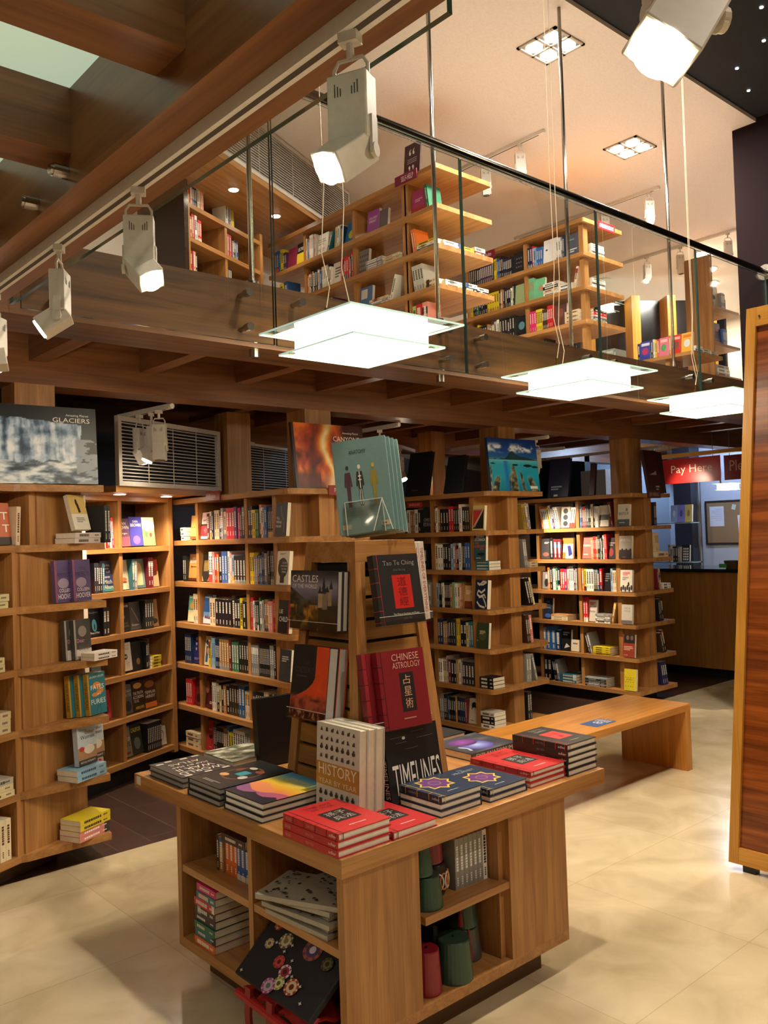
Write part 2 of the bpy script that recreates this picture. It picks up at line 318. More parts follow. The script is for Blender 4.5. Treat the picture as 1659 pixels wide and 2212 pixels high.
def pendant(x, y, z, label, lo=0.215, up=0.265, ztop=4.85, pos=None, scale=1.0, cords=((0.03, 0.13), (-0.16, 0.02))):
    t = thing('glass_pendant_lamp', label, 'pendant lamp', Vector((x, y, z)), 'square glass pendant lamps in a row')
    def plate(name, h, zz, fr):
        mb = MB().box(-h, -h, zz, h, h, zz+0.008); mb.m = [0, 0, 1, 1, 1, 1]; o = mb.build(name, [GLASS, mat('b8d6c6', 0.1, emit=0.5)], t)
        MB().box(-h*fr, -h*fr, zz-0.001, h*fr, h*fr, zz-0.0005).build('frosted_field', FROST if name == 'upper_glass' else GLOW, o)
    plate('lower_glass', lo*scale, -0.042, 0.86); plate('upper_glass', up*scale, 0.046, 0.86)
    b = lo*0.8*scale
    MB().box(-b, -b, -0.032, b, b, 0.044).build('light_box', GLOWS, t)
    mesh = mat('a88a4e', 0.3, 0.6)
    MB().box(b, -b*0.2, -0.03, b+0.004, b, 0.042).build('perforated_screen', mesh, t)
    cordm = mat('c9b79a', 0.4)
    for i, (cx, cyy) in enumerate(cords):
        c = MB(); pts = [(cx, cyy, 0.05), (cx, cyy, 0.11), (cx+0.012, cyy-0.01, 0.2), (cx-0.012, cyy+0.004, 0.34), (cx+0.006, cyy, 0.6), (cx-0.004, cyy, 1.1)]
        c.tube([q for q in pts if q[2] < ztop-z-0.05]+[(cx, cyy, ztop-z)], 0.0022, 6).build('cord', cordm, t)
        MB().cyl((cx, cyy, 0.046), (cx, cyy, 0.12), 0.006, 10).build('cord_ferrule', mat('b99b58', 0.25, 1.0), t)
    MB().cyl((-0.07, -0.07, ztop-z-0.015), (-0.07, -0.07, ztop-z), 0.09, 20).build('ceiling_rose', WHITE, t)
    return t
pendant(2.24, 2.645, 2.385, 'large square glass pendant lamp hanging over the book display table', scale=1.12)
pendant(3.795, 2.70, 2.37, 'square glass pendant lamp, second from the display table', scale=1.1)
pendant(5.21, 2.70, 2.36, 'square glass pendant lamp half hidden by the sapele panel', scale=1.085)
GAL = pendant(9.6, 6.4, 4.42, 'glass pendant lamp close under the gallery ceiling above the children\'s shelf', ztop=4.82)
OFF = pendant(9.4, 4.72, 2.02, 'small glass pendant lamp over the pay counter', scale=0.62, ztop=2.70)
OFF.scale = (0.8, 0.8, 0.8)
# ---- track spots
def spot(loc, yaw, head, label, energy=L_TRACK, s=1.0, group='track spotlights', cone=70, lit=True, drop=0.0, name='track_spotlight', lamp=True):
    """hangs from loc; yaw turns the gear box, head is the lamp direction in the world"""
    M = Matrix.Translation(Vector(loc)) @ Matrix.Rotation(yaw, 4, 'Z') @ Matrix.Scale(s, 4)
    t = thing(name, label, 'spotlight', M, group); wm = mat('d8d2c6', 0.35)
    MB().box(-0.02, -0.014, -0.02, 0.02, 0.014, 0).cyl((0, 0, -0.02), (0, 0, -0.05), 0.008, 10).build('track_adapter', wm, t)
    y = MB(); y.tube([(-0.036, 0, -0.10), (-0.036, 0, -0.066), (-0.026, 0, -0.05), (0.026, 0, -0.05), (0.036, 0, -0.066), (0.036, 0, -0.10)], 0.004, 6); y.build('yoke', wm, t)
    MB().box(-0.042, -0.024, -0.215, 0.042, 0.024, -0.085).build('gear_box', wm, t, bevel=0.004)
    sl = MB()
    for i, h in ((-0.024, 0.025), (-0.018, 0.02), (-0.012, 0.015), (0.012, 0.015), (0.018, 0.02), (0.024, 0.025)):
        for sg in (-1, 1): sl.box(i-0.001, sg*0.0243-0.0004, -0.13, i+0.001, sg*0.0243+0.0004, -0.13+h)
    sl.build('vent_grille', mat('4a4640', 0.6), t)
    hd = (M.to_3x3().inverted() @ Vector(head)).normalized(); piv = Vector((0, 0, -0.228))
    for sg in (-1, 1): MB().box(sg*0.044-0.003, -0.012, -0.245, sg*0.044+0.003, 0.012, -0.17).cyl((sg*0.042, 0, -0.235), (sg*0.050, 0, -0.235), 0.014, 14).build('hinge_arm', wm, t)
    ax = Vector((1, 0, 0)); ax = (ax-hd*ax.dot(hd)).normalized(); up = hd.cross(ax)
    HM = frameM(piv, ax, up, hd)
    h = MB().box(-0.037, -0.03, -0.025, 0.037, 0.03, 0.075).build('lamp_head', wm, t, M=HM, bevel=0.003)
    MB().cyl((0, 0, 0.0745), (0, 0, 0.079), 0.031, 20).build('lens', BULB if lit else mat('6b655c', 0.1), h)
    if lit and lamp: light('SPOT', 'lamp_light', t, piv+hd*0.1, energy, WARM, hd, 0.03, cone, 0.8)
    return t
def track(name, p0, p1, label, m=WHITE):
    p0 = Vector(p0); p1 = Vector(p1); t = thing('light_track', label, 'light track', p0, 'ceiling light tracks'); d = p1-p0
    L = d.length; M = frameM((0, 0, 0), d/L, Vector((0, 0, 1)).cross(d/L), (0, 0, 1))
    MB().box(0, -0.017, -0.028, L, 0.017, 0).build('rail', m, t, M=M); MB().box(0.05, -0.006, -0.0285, L-0.05, 0.006, -0.0275).build('slot', mat('4a443c', 0.5), t, M=M)
    MB().cyl((-0.012, 0, -0.014), (0.0, 0, -0.014), 0.016, 12).build('end_cap', m, t, M=M)
    return t
track('t', (0.86, -0.4, 2.42), (0.86, 3.0, 2.42), 'long white light track under the dark beam overhead')
def pxdir(a, b, c): return RT*a+UP*b+FW*c
spot((0.86, 1.02, 2.392), -1.15, pxdir(-0.75, -0.75, -0.55), 'big white track spotlight nearest the viewer, lamp tilted towards the table', s=0.82)
spot((0.86, 1.77, 2.392), -0.55, pxdir(0.62, -0.7, -0.5), 'white track spotlight on the long beam track, second from the viewer', s=0.78)
spot((0.86, 2.24, 2.392), 0.95, pxdir(-0.72, -0.55, -0.25), 'white track spotlight on the long beam track, third from the viewer', s=0.83)
spot((0.86, 2.78, 2.392), 0.75, (0.55, 1.47, -0.12), 'white track spotlight cut by the frame edge, far end of the long beam track', s=0.9)
track('t', (0.97, 0.60, 2.643), (2.2, 0.60, 2.643), 'light track near the glass edge, almost above the viewer')
spot((1.13, 0.60, 2.615), -0.5, pxdir(-0.45, -0.75, -0.3), 'large white spotlight near the dark starry ceiling', s=1.25, group=None)
# below the gallery
track('t', (2.43, 4.64, 2.42), (2.36, 5.2, 2.42), 'short light track above the dark corner bookcase'); track('t', (4.26, 4.64, 2.42), (4.26, 5.6, 2.42), 'short light track above the fiction bookcase end')
track('t', (6.02, 4.64, 2.42), (6.02, 5.8, 2.42), 'short light track between the second and third free-standing bookcases'); track('t', (7.9, 4.64, 2.42), (7.9, 6.3, 2.42), 'light track near the pay counter')
track('t', (5.0, 5.6, 2.42), (5.75, 6.05, 2.42), 'light track deep behind the middle bookcase')
low = [((2.41, 4.86, 2.392), 0.9, pxdir(-0.35, -0.9, -0.25), 'small spotlight with lit lamp above the dark corner bookcase', True), ((2.40, 4.74, 2.392), -0.75, pxdir(0.05, -0.95, -0.1), 'small unlit spotlight facing the viewer above the corner bookcase', False),
       ((4.27, 4.86, 2.392), -0.7, pxdir(0.1, -0.75, -0.5), 'lit spotlight beside the anatomy books', True), ((4.30, 5.35, 2.392), -0.6, pxdir(0.2, -0.9, 0), 'unlit spotlight just behind the anatomy books', False), ((5.35, 5.81, 2.392), 0.6, pxdir(0.35, -0.8, -0.4), 'lit spotlight deep behind the blue lagoon book', True),
       ((6.03, 4.78, 2.392), -0.72, pxdir(-0.2, -0.9, -0.2), 'unlit spotlight to the side of the lagoon book', False), ((7.0, 5.9, 2.392), -0.72, pxdir(-0.2, -0.8, -0.4), 'lit spotlight in front of the blue glossy panel', True)]
track('t', (7.0, 5.2, 2.42), (7.0, 6.1, 2.42), 'light track above the history bookcase')
for p, yw, hd, lb, on in low: spot(p, yw, hd, lb, L_LOWTRACK, 1.0, 'small spotlights under the gallery', 80, on)
# spots that light the shelf fronts of the free-standing bookcases (on the tracks between them), plus one added to brighten the pay here sign
for p, hd, lb in (((2.385, 4.97, 2.392), (0.55, 0.15, -0.85), 'lit spotlight aimed at the fiction shelves'), ((6.02, 5.3, 2.392), (0.66, -0.40, -0.90), 'lit spotlight aimed at the white books of the history bookcase'), ((7.9, 4.75, 2.392), (0.6, -0.05, -0.18), 'added spotlight that brightens the pay here sign')):
    spot(p, 0.5, hd, lb, L_LOWTRACK*(1.2 if p[0] > 7 else 9 if p[0] > 5 else 1.5), 1.0, 'small spotlights under the gallery', 62, True)
# gallery tracks and spots
GT = [(5.55, 4.2, 5.4), (7.35, 4.25, 6.0), (9.1, 4.3, 6.2)]
for k, (x, y0, y1) in enumerate(GT): track('t', (x, y0, 4.82), (x, y1, 4.82), '%s thin light track on the gallery ceiling from the vent side' % nth(k+1))
track('t', (2.95, 3.6, 4.82), (2.95, 5.2, 4.82), 'light track on the gallery ceiling by the long vent')
for p, yw, hd, lb, on in [((5.55, 4.45, 4.792), -0.7, pxdir(0.15, -0.9, 0.1), 'unlit gallery spotlight on the first ceiling track', False), ((5.55, 4.83, 4.792), -0.7, pxdir(0.1, -0.9, 0.1), 'unlit gallery spotlight behind the handrail', False),
        ((7.35, 4.35, 4.792), -0.72, pxdir(-0.05, -0.85, -0.4), 'lit gallery spotlight on the second ceiling track', True), ((7.35, 4.85, 4.792), -0.72, pxdir(-0.1, -0.8, -0.5), 'lit gallery spotlight above the children\'s sign', True),
        ((9.1, 5.02, 4.792), -0.72, pxdir(0.1, -0.9, 0), 'unlit gallery spotlight near the glass pendant', False), ((9.1, 5.45, 4.792), -0.5, pxdir(-0.3, -0.8, -0.4), 'lit gallery spotlight beside the glass pendant', True),
        ((2.95, 3.75, 4.792), -0.6, pxdir(0.1, -0.9, 0), 'unlit gallery spotlight behind the big near spotlight', False), ((2.95, 4.15, 4.792), -0.7, pxdir(0.2, -0.85, -0.2), 'lit white gallery spotlight in front of the long vent', True), ((2.95, 3.95, 4.792), -0.6, pxdir(0.0, -0.9, 0), 'unlit gallery spotlight seen through the glass by the near lamp', False),
        ((9.1, 4.45, 4.792), -0.72, pxdir(0.1, -0.9, 0.2), 'gallery spotlight hidden partly by the third hanger rod', False)]:
    spot(p, yw, hd, lb, L_LOWTRACK, 1.0, 'gallery ceiling spotlights', 80, on)
def quadlight(x, y, label, row=None):
    t = thing('recessed_downlight', label, 'ceiling light', Vector((x, y, 4.82)), 'square four-bulb ceiling lights')
    f = MB(); a = 0.16
    for (x0, y0, x1, y1) in ((-a, -a, a, -a+0.02), (-a, a-0.02, a, a), (-a, -a, -a+0.02, a), (a-0.02, -a, a, a), (-0.008, -a, 0.008, a), (-a, -0.008, a, 0.008)): f.box(x0, y0, -0.012, x1, y1, 0)
    f.build('frame', mat('b5a99a', 0.4), t); MB().box(-a, -a, -0.003, a, a, -0.001).build('housing', mat('2b2624', 0.5), t)
    for sx in (-1, 1):
        for sy_ in (-1, 1): MB().cyl((sx*0.076, sy_*0.076, -0.004), (sx*0.076, sy_*0.076, -0.014), 0.055, 20).build('bulb', BULB, t)
    light('AREA', 'lamp_light', t, (0, 0, -0.03), L_QUAD, SOFT, size=0.3)
    return t
quadlight(4.63, 3.42, 'square recessed light with four bulbs nearest on the white ceiling'); quadlight(6.40, 3.95, 'square recessed light with four bulbs farther along the white ceiling')
for k in range(5):
    t = thing('ceiling_strip_bulb', '%s bright bulb of the receding row on the gallery ceiling' % nth(k+1), 'ceiling light', Vector((9.6+k*0.62, 4.98+k*0.30, 4.82)), 'receding row of ceiling bulbs')
    MB().cyl((0, 0, 0), (0, 0, -0.03), 0.09, 16).build('bulb', BULB, t); MB().cyl((0, 0, 0), (0, 0, -0.012), 0.12, 16).build('ring', WHITE, t)
    if k % 2 == 0: light('AREA', 'lamp_light', t, (0, 0, -0.05), L_QUAD, SOFT, size=0.2)
# stars in the dark ceiling
STAR = mat('f2f6ff', 0.4, emit=6)
for k, (x, y) in enumerate([(5.383, 2.349), (5.767, 2.511), (5.962, 2.794), (6.338, 2.889), (5.218, 2.963), (6.05, 2.30), (4.6, 2.1), (6.5, 2.5)]):
    tag(MB().cyl((0, 0, 0), (0, 0, -0.006), 0.012, 8).build('star_light', STAR, M=Matrix.Translation((x, y, 4.85))), '%s tiny white star light in the black ceiling, counted outward from the spotlight' % nth(k+1), 'ceiling light', 'star lights in the black ceiling')
# air vents along the angled wall
def vent(off, s0, s1, z0, z1, label, fr=0.03, M=None):
    t = thing('air_vent', label, 'vent', wM(off, s0, z0), 'long slatted air vents'); w = s1-s0; h = z1-z0
    MB().box(0, 0.02, 0, w, 0.03, h).build('backing', mat('0e0e10', 0.7), t)
    MB().box(-fr, -0.01, -fr, w+fr, 0.02, 0).box(-fr, -0.01, h, w+fr, 0.02, h+fr).box(-fr, -0.01, 0, 0, 0.02, h).box(w, -0.01, 0, w+fr, 0.02, h).build('frame', mat('cfc6ba', 0.4), t)
    n = int(h/0.021); b = MB()
    for i in range(n): b.box(0, -0.004, (i+0.35)*h/n, w, 0.012, (i+0.62)*h/n)
    for i in range(1, 4): b.box(w*i/4-0.003, -0.006, 0, w*i/4+0.003, -0.003, h)
    b.build('slats', mat('c4beb6', 0.4), t); return t
vent(-0.28, 0.0, 1.02, 1.985, 2.36, 'long slatted air vent above the dark corner bookcase'); vent(-0.0, 1.72, 3.2, 1.99, 2.38, 'long slatted air vent above the fiction bookcase')
vent(0.1, 3.4, 5.2, 1.99, 2.38, 'slatted air vent glimpsed behind the middle bookcase')
vent(-0.46, 0.9, 2.95, 4.40, 4.78, 'long slatted air vent under the gallery ceiling')
struct('trim_soffit', MB().box(0.6, -0.46, 4.33, 4.5, 0.42, 4.37), OAK(0), M=wM())
struct('trim_soffit.001', MB().box(-0.05, -0.28, 1.915, 1.05, 0.42, 1.955), OAK(0), M=wM())
def downlight(off, s, z, label, e=L_SHELF, r=0.035):
    t = thing('recessed_downlight', label, 'ceiling light', wM(off, s, z), 'round downlights under the soffits')
    MB().cyl((0, 0, 0), (0, 0, -0.004), r*1.25, 20).build('ring', WHITE, t); MB().cyl((0, 0, -0.003), (0, 0, -0.006), r, 20).build('bulb', BULB, t)
    light('SPOT', 'lamp_light', t, (0, 0, -0.03), e, WARM, (0, 0, -1), 0.03, 130, 0.9)
downlight(-0.15, 0.13, 1.915, 'round shelf downlight by the tall lit post'); downlight(-0.13, 0.62, 1.915, 'round shelf downlight near the fiction corner')
downlight(-0.22, 1.42, 4.33, 'gallery soffit downlight nearer the glass', 7); downlight(-0.22, 2.05, 4.33, 'gallery soffit downlight behind the hanger rod', 7)
# added fill lights out of view that brighten the front and the floor
def fill_light(x, y, z, e, label):
    t = thing('recessed_downlight', label, 'ceiling light', Vector((x, y, z)), 'square four-bulb ceiling lights')
    MB().cyl((0, 0, -0.01), (0, 0, 0), 0.08, 20).build('diffuser', mat('fff0d8', 0.5, emit=12), t); light('AREA', 'lamp_light', t, (0, 0, -0.03), e, WARM2, size=0.16)
fill_light(2.6, 1.75, 4.85, L_FILL, 'added unseen fill light above the display table'); fill_light(5.2, 1.6, 4.85, L_FILL*0.8, 'added unseen fill light before the dark wall'); fill_light(2.6, -1.5, 4.85, L_FILL*0.75, 'added unseen fill light over the shop front')
fill_light(0.1, -0.7, 2.495, 8, 'added unseen fill light under the side gallery behind the viewer'); fill_light(-1.3, 2.25, 2.495, 20, 'added unseen fill light under the side gallery beyond the frame edge')
# ---------------------------------------------------------------- furniture
ZS = [0.10, 0.395, 0.69, 0.98, 1.275, 1.57, 1.865]        # undersides of the shelf boards
ST = 0.035
def rounded(x0, y0, x1, y1, r=0.05):                       # shelf outline, soft corners at the free end
    pts = []
    for cx, cyy, a0 in ((x0+r, y0+r, math.pi), (x1-r, y0+r, 1.5*math.pi)):
        pts += [(cx+r*math.cos(a0+i*math.pi/8), cyy+r*math.sin(a0+i*math.pi/8)) for i in range(5)]
    return pts+[(x1, y1), (x0, y1)]
def bookcase(label, x0, x1, yend, yfront=4.24, zs=ZS, z0=0.0, bays=(4.86, 5.35, 5.85), group='free-standing oak bookcases', post=True, r=0.05, plinth=True, tr=4.41, trw=0.3):
    t = thing('bookcase', label, 'bookcase', Vector((0, 0, 0)), group); xc = (x0+x1)/2
    for z in zs: MB().prism(rounded(x0, yfront, x1, yend, r), z, z+ST).build('shelf', OAK(1), t)
    hi = zs[-1]
    for a, b in zip(zs[:-1], zs[1:]):
        a += ST
        if post: MB().box(xc-0.06, yfront+0.05, a, xc+0.06, tr+0.35, b).build('end_post', OAK(2), t)
        MB().box(x0+0.035, tr, a, xc-0.06 if post else x0+trw, tr+0.045, b).build('upright', OAK(2), t)
        if post: MB().box(xc+0.06, tr+0.1, a, x1-0.06, tr+0.145, b).build('upright', OAK(2), t)
        for y in bays:
            if y < yend: MB().box(x0+0.035, y, a, x1-0.04 if post else x0+0.34, y+0.035, b).build('upright', OAK(2), t)
    if plinth: MB().box(x0+0.1, tr, z0, x1-0.1, yend, zs[0]).build('plinth', DARKP, t)
    return t
FX, MX, RX = (2.97, 3.64), (4.76, 5.45), (6.68, 7.33)
bookcase('oak bookcase of fiction standing between the corner shelves and the book display', *FX, 5.75, bays=(4.745, 5.385))
bookcase('oak bookcase with the blue lagoon book on top', *MX, 6.3, bays=(4.845, 5.3, 5.8))
bookcase('oak bookcase under the new arrivals sign beside the pay counter', *RX, 7.0, bays=(4.84, 5.32, 5.9), r=0.02)
# dark backs behind fiction and middle cases
def wcase(label, s0, s1, zs, divs, off=0.0, depth=0.30, back='14110f', group=None, edge=None):
    t = thing('corner_bookcase', label, 'bookcase', wM(off), group)
    for i, z in enumerate(zs): MB().box(s0, 0, z, s1, depth, z+ST).build('shelf', OAK(0), t)
    MB().box(s0-0.035, -0.005, zs[0]-0.02, s0, depth, zs[-1]+0.1).build('end_panel', edge or OAK(2), t); MB().box(s1, -0.005, zs[0]-0.02, s1+0.04, depth, zs[-1]+0.1).build('end_panel', OAK(2), t)
    for a, b in zip(zs[:-1], zs[1:]):
        for d in divs: MB().box(d, 0.01, a+ST, d+0.034, depth, b).build('upright', OAK(2), t)
    MB().box(s0, depth, zs[0], s1, depth+0.02, zs[-1]+0.1).build('back_panel', mat(back, 0.6), t)
    return t
wcase('corner bookcase with thrillers under two round downlights beside the tall post painted as lit', -0.02, 0.80, [0.12, 0.41, 0.69, 0.965, 1.245, 1.535, 1.88], (0.29,), edge=mat('e2d3bd', 0.4))  # pale colour of the left end panel paints strong light on its edge
tag(MB().box(-0.1, 0.06, 0, 0.8, 0.3, 0.12).build('baseboard_back', mat('0f0d0c', 0.6), M=wM()), None, None, kind='structure')
wcase('gallery corner bookcase beneath the long air vent', 1.14, 2.13, [2.78, 3.05, 3.33, 3.61, 3.88, 4.14, 4.40][:6], (1.62,), depth=0.36)
tag(MB().box(1.05, -0.02, 2.74, 1.10, 0.42, 4.33).build('wall_panel_dark', mat('3a2a20', 0.25), M=wM()), None, None, kind='structure')
# wedge-ended case at the frame edge
P0 = Vector((1.414, 4.24, 0)); LF = frameM(P0, CDIR, NIN, (0, 0, 1)); LFI = LF.inverted()
tip = [LFI @ Vector(p) for p in ((1.42, 4.24, 0), (1.83, 4.24, 0), (1.86, 4.60, 0))]
t = thing('bookcase', 'oak bookcase cut by the frame edge, the glaciers book on top', 'bookcase', LF, 'free-standing oak bookcases')
for z in ZS:
    MB().prism([(-1.6, 0.02), (-0.02, 0.02), (0.0, 0.0)]+[(p.x, p.y) for p in tip]+[(0.3, 0.40), (-1.6, 0.40)], z, z+ST).build('shelf', OAK(0), t)
for i, (a, b) in enumerate(zip(ZS[:-1], ZS[1:])):
    a += ST; d = 0.11 if i == 5 else 0.0
    MB().box(d, 0.012, a, 0.41, 0.05, b).build('end_panel', OAK(2), t)
    MB().box(d-0.04, 0.02, a, d-0.0, 0.30, b).build('upright', OAK(2), t)
    MB().box(-0.55, 0.02, a, -0.515, 0.30, b).build('upright', OAK(2), t)
    MB().box(-1.6, 0.30, a, d-0.04, 0.33, b).build('back_panel', OAK(2), t)
MB().box(-1.6, 0.12, 0, 0.3, 0.4, ZS[0]).build('plinth', mat('4f3a28', 0.5), t)
# gallery cases
GZ = [2.82, 3.06, 3.34, 3.63, 3.92, 4.21]
bookcase('gallery bookcase of self-help books under a quotation card', 4.34, 4.93, 6.38, zs=GZ, z0=2.74, bays=(4.58, 5.2, 5.86), group='gallery bookcases', post=False, r=0.01, plinth=False, tr=4.6)
bookcase('gallery bookcase of young adult books beside the children\'s sign', 6.1, 6.69, 6.4, zs=GZ, z0=2.74, bays=(4.885, 5.6), group='gallery bookcases', post=False, r=0.01, plinth=False, tr=4.27, trw=0.10)
bookcase('low gallery display unit of picture books near the white wall end', 8.0, 8.6, 6.2, yfront=4.31, zs=[2.82, 3.06, 3.31], z0=2.74, bays=(5.3,), group='gallery bookcases', post=False, r=0.01, plinth=False, tr=4.6)
# far children's shelving: black panels between pale uprights, on the angled wall
t = thing('wall_shelving', 'children\'s wall shelving with black back panels at the far gallery wall', 'bookcase', frameM((9.0, 6.65, 0), (0.80, -0.6, 0), (0.6, 0.8, 0), (0, 0, 1)))
for x in (-0.35, 0.25, 0.845, 1.31, 1.84): MB().box(x, -0.25, 2.78, x+0.11, 0, 4.52).build('upright', FRM(2), t)
MB().box(-1.2, 0, 2.78, 2.2, 0.03, 4.52).build('back_panel', mat('0d0e12', 0.22), t)
for z in (3.05, 3.36): MB().box(-1.2, -0.28, z, 2.2, 0, z+0.03).build('shelf', OAK(0), t)
t = thing('side_bookcase', 'narrow gallery bookcase at the white wall end', 'bookcase', Vector((9.0, 4.55, 0)))
for z in (2.9, 3.2, 3.55, 3.95): MB().box(-0.1, -0.02, z, 0.45, 0.30, z+0.03).build('shelf', OAK(0), t)
MB().box(-0.12, -0.0, 2.78, -0.09, 0.30, 4.55).build('end_panel', OAK(2), t); MB().box(-0.1, 0.30, 2.78, 0.45, 0.32, 4.55).build('back_panel', OAK(2), t)
# ---- display table
t = thing('display_table', 'square oak book display table with open cubbies', 'table', Vector((1.533, 1.967, 0)))
X1, Y1 = 1.04, 1.0
top = MB().box(-0.018, -0.018, 0.622, 1.27, 1.31, 0.678).build('table_top', OAK(1), t, bevel=0.003)
MB().box(0.08, 0.07, 0, 0.96, 0.92, 0.10).build('plinth', mat('5b3d20', 0.5), t)
MB().box(0, 0, 0.10, X1, Y1, 0.135).build('bottom_board', OAK(1), t)
MB().box(0, 0, 0.135, 0.30, 0.03, 0.622).build('corner_panel', OAK(2), t); MB().box(0.725, 0, 0.135, X1, 0.03, 0.622).build('side_panel', OAK(2), t)
MB().box(0, 0.97, 0.135, X1, Y1, 0.622).build('end_panel', OAK(2), t); MB().box(1.01, 0.03, 0.135, X1, 0.97, 0.622).build('side_panel', OAK(2), t)
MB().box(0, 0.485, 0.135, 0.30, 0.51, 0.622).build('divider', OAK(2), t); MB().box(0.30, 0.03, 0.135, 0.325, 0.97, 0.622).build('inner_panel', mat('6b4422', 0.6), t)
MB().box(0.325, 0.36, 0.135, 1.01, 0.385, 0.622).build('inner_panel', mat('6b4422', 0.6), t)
MB().box(0.004, 0.03, 0.375, 0.30, 0.97, 0.40).build('cubby_shelf', OAK(1), t); MB().box(0.325, 0.004, 0.375, 1.01, 0.36, 0.40).build('cubby_shelf', OAK(0), t)
MB().box(0.70, 0.03, 0.135, 0.725, 0.36, 0.622).build('divider', OAK(2), t)
MB().box(-0.0195, 1.255, 0.640, -0.0187, 1.29, 0.672).build('price_tag', mat('cfc9bd', 0.5), top)
MB().box(-0.0186, -0.0186, 0.623, -0.018, 1.31, 0.677).build('edge_band', OAK(1), t); MB().box(-0.018, -0.0186, 0.623, 1.27, -0.018, 0.677).build('edge_band', OAK(0), t)
# ---- pyramid stand on the table
PC = Vector((2.08, 2.50, 0)); PB, PT, PZ0, PZ1 = 0.2175, 0.145, 0.679, 1.58
def ph(z): return PB+(PT-PB)*(z-PZ0)/(PZ1-PZ0)
t = thing('display_stand', 'tall oak slatted pyramid book stand on the display table', 'display stand', Vector((PC.x, PC.y, 0)))
w = 0.045
for sx in (-1, 1):
    for sy_ in (-1, 1):
        mb = MB(); q = []
        for z in (PZ0, PZ1-0.075):
            h = ph(z); q += [(sx*h, sy_*h, z), (sx*(h-w), sy_*h, z), (sx*(h-w), sy_*(h-w), z), (sx*h, sy_*(h-w), z)]
        mb.add(q, [(0, 3, 2, 1), (4, 5, 6, 7)]+[(i, (i+1) % 4, 4+(i+1) % 4, 4+i) for i in range(4)]); mb.build('corner_post', OAK(2), t)
mb = MB(); h0, h1 = ph(PZ1-0.075), ph(PZ1); mb.add([(-h0, -h0, PZ1-0.075), (h0, -h0, PZ1-0.075), (h0, h0, PZ1-0.075), (-h0, h0, PZ1-0.075), (-h1, -h1, PZ1), (h1, -h1, PZ1), (h1, h1, PZ1), (-h1, h1, PZ1)],
   [(0, 3, 2, 1), (4, 5, 6, 7), (0, 1, 5, 4), (1, 2, 6, 5), (2, 3, 7, 6), (3, 0, 4, 7)]); mb.build('top_rail', OAK(0), t)
core = MB(); h0, h1 = ph(PZ0)-0.03, ph(PZ1-0.08)-0.03
core.add([(-h0, -h0, PZ0), (h0, -h0, PZ0), (h0, h0, PZ0), (-h0, h0, PZ0), (-h1, -h1, PZ1-0.08), (h1, -h1, PZ1-0.08), (h1, h1, PZ1-0.08), (-h1, h1, PZ1-0.08)], [(0, 3, 2, 1), (4, 5, 6, 7), (0, 1, 5, 4), (1, 2, 6, 5), (2, 3, 7, 6), (3, 0, 4, 7)]); core.build('core', mat('1c130c', 0.7), t)
zz = PZ0+0.004; k = 0
while zz < PZ1-0.13:
    z2 = zz+0.066; g = 0.012
    for rot in range(4):
        a, b = ph(zz)-w-0.002, ph(z2)-w-0.002; d0, d1 = ph(zz)-0.012, ph(z2)-0.012
        mb = MB().add([(-a, -d0, zz), (a, -d0, zz), (b, -d1, z2), (-b, -d1, z2), (-a, -d0+0.014, zz), (a, -d0+0.014, zz), (b, -d1+0.014, z2), (-b, -d1+0.014, z2)], [(0, 1, 2, 3), (7, 6, 5, 4), (0, 4, 5, 1), (1, 5, 6, 2), (2, 6, 7, 3), (3, 7, 4, 0)])
        mb.build('slat', wood('stand_slat', 'ad7c40', '94672f', 0, 0.4), t, M=Matrix.Rotation(rot*math.pi/2, 4, 'Z'))
    zz = z2+g
# ---- bench
t = thing('bench', 'long oak slab bench behind the display table', 'bench', Vector((3.5, 2.94, 0)))
BW = lambda a: wood('bench_oak', 'd08f42', 'b87830', a, 0.28)
MB().box(-0.1, 0, 0.385, 1.72, 0.49, 0.43).build('seat', BW(0), t, bevel=0.003)
for x0, sg in ((1.655, 1), (-0.095, -1)):
    MB().box(x0, 0.0, 0.0, x0+0.06, 0.49, 0.385).build('leg', BW(2), t)
s = tag(MB().box(-0.10, -0.06, 0, 0.10, 0.06, 0.0015).build('sticker', mat('2c5f9e', 0.4), M=Matrix.Translation((4.36, 3.06, 0.4305)) @ Matrix.Rotation(0.0, 4, 'Z')), 'blue notice sticker on the bench seat', 'sticker')
mb = MB(); put_text(mb, '8', lambda u, v: (-0.03+0.05*u, -0.03+0.06*v, 0.002)); mb.build('symbol', WHITE, s)
mb = MB(); [mb.box(0.03, -0.04+i*0.02, 0.0016, 0.085, -0.032+i*0.02, 0.002) for i in range(5)]; mb.build('notice_lines', WHITE, s)
# ---- sapele panel
t = thing('sapele_panel', 'tall sapele veneered panel in a blond wood frame', 'panel', Vector((3.826, 0, 0)))
def py(z): return 1.998-0.2*z/2.573
def sk(z, e=0.0): return py(z)-e
fr = MB(); zt_ = 2.573; z0_ = 0.03
f = 0.045
fr.prism([(sk(z0_), z0_), (sk(zt_), zt_), (sk(zt_, f), zt_), (sk(z0_, f), z0_)], 0, 0.05, ax=0); fr.build('frame_stile', FRM(2), t)
MB().prism([(sk(z0_, f), z0_), (sk(z0_+0.075, f), z0_+0.075), (0.5, z0_+0.075), (0.5, z0_)], 0.002, 0.05, ax=0).build('frame_rail', FRM(1), t)
MB().prism([(sk(zt_-0.085, f), zt_-0.085), (sk(zt_, f), zt_), (0.5, zt_), (0.5, zt_-0.085)], 0.002, 0.05, ax=0).build('frame_rail', FRM(1), t)
MB().prism([(sk(z0_+0.075, f), z0_+0.075), (sk(zt_-0.085, f), zt_-0.085), (0.5, zt_-0.085), (0.5, z0_+0.075)], 0.016, 0.045, ax=0).build('veneer', SAP(1), t)
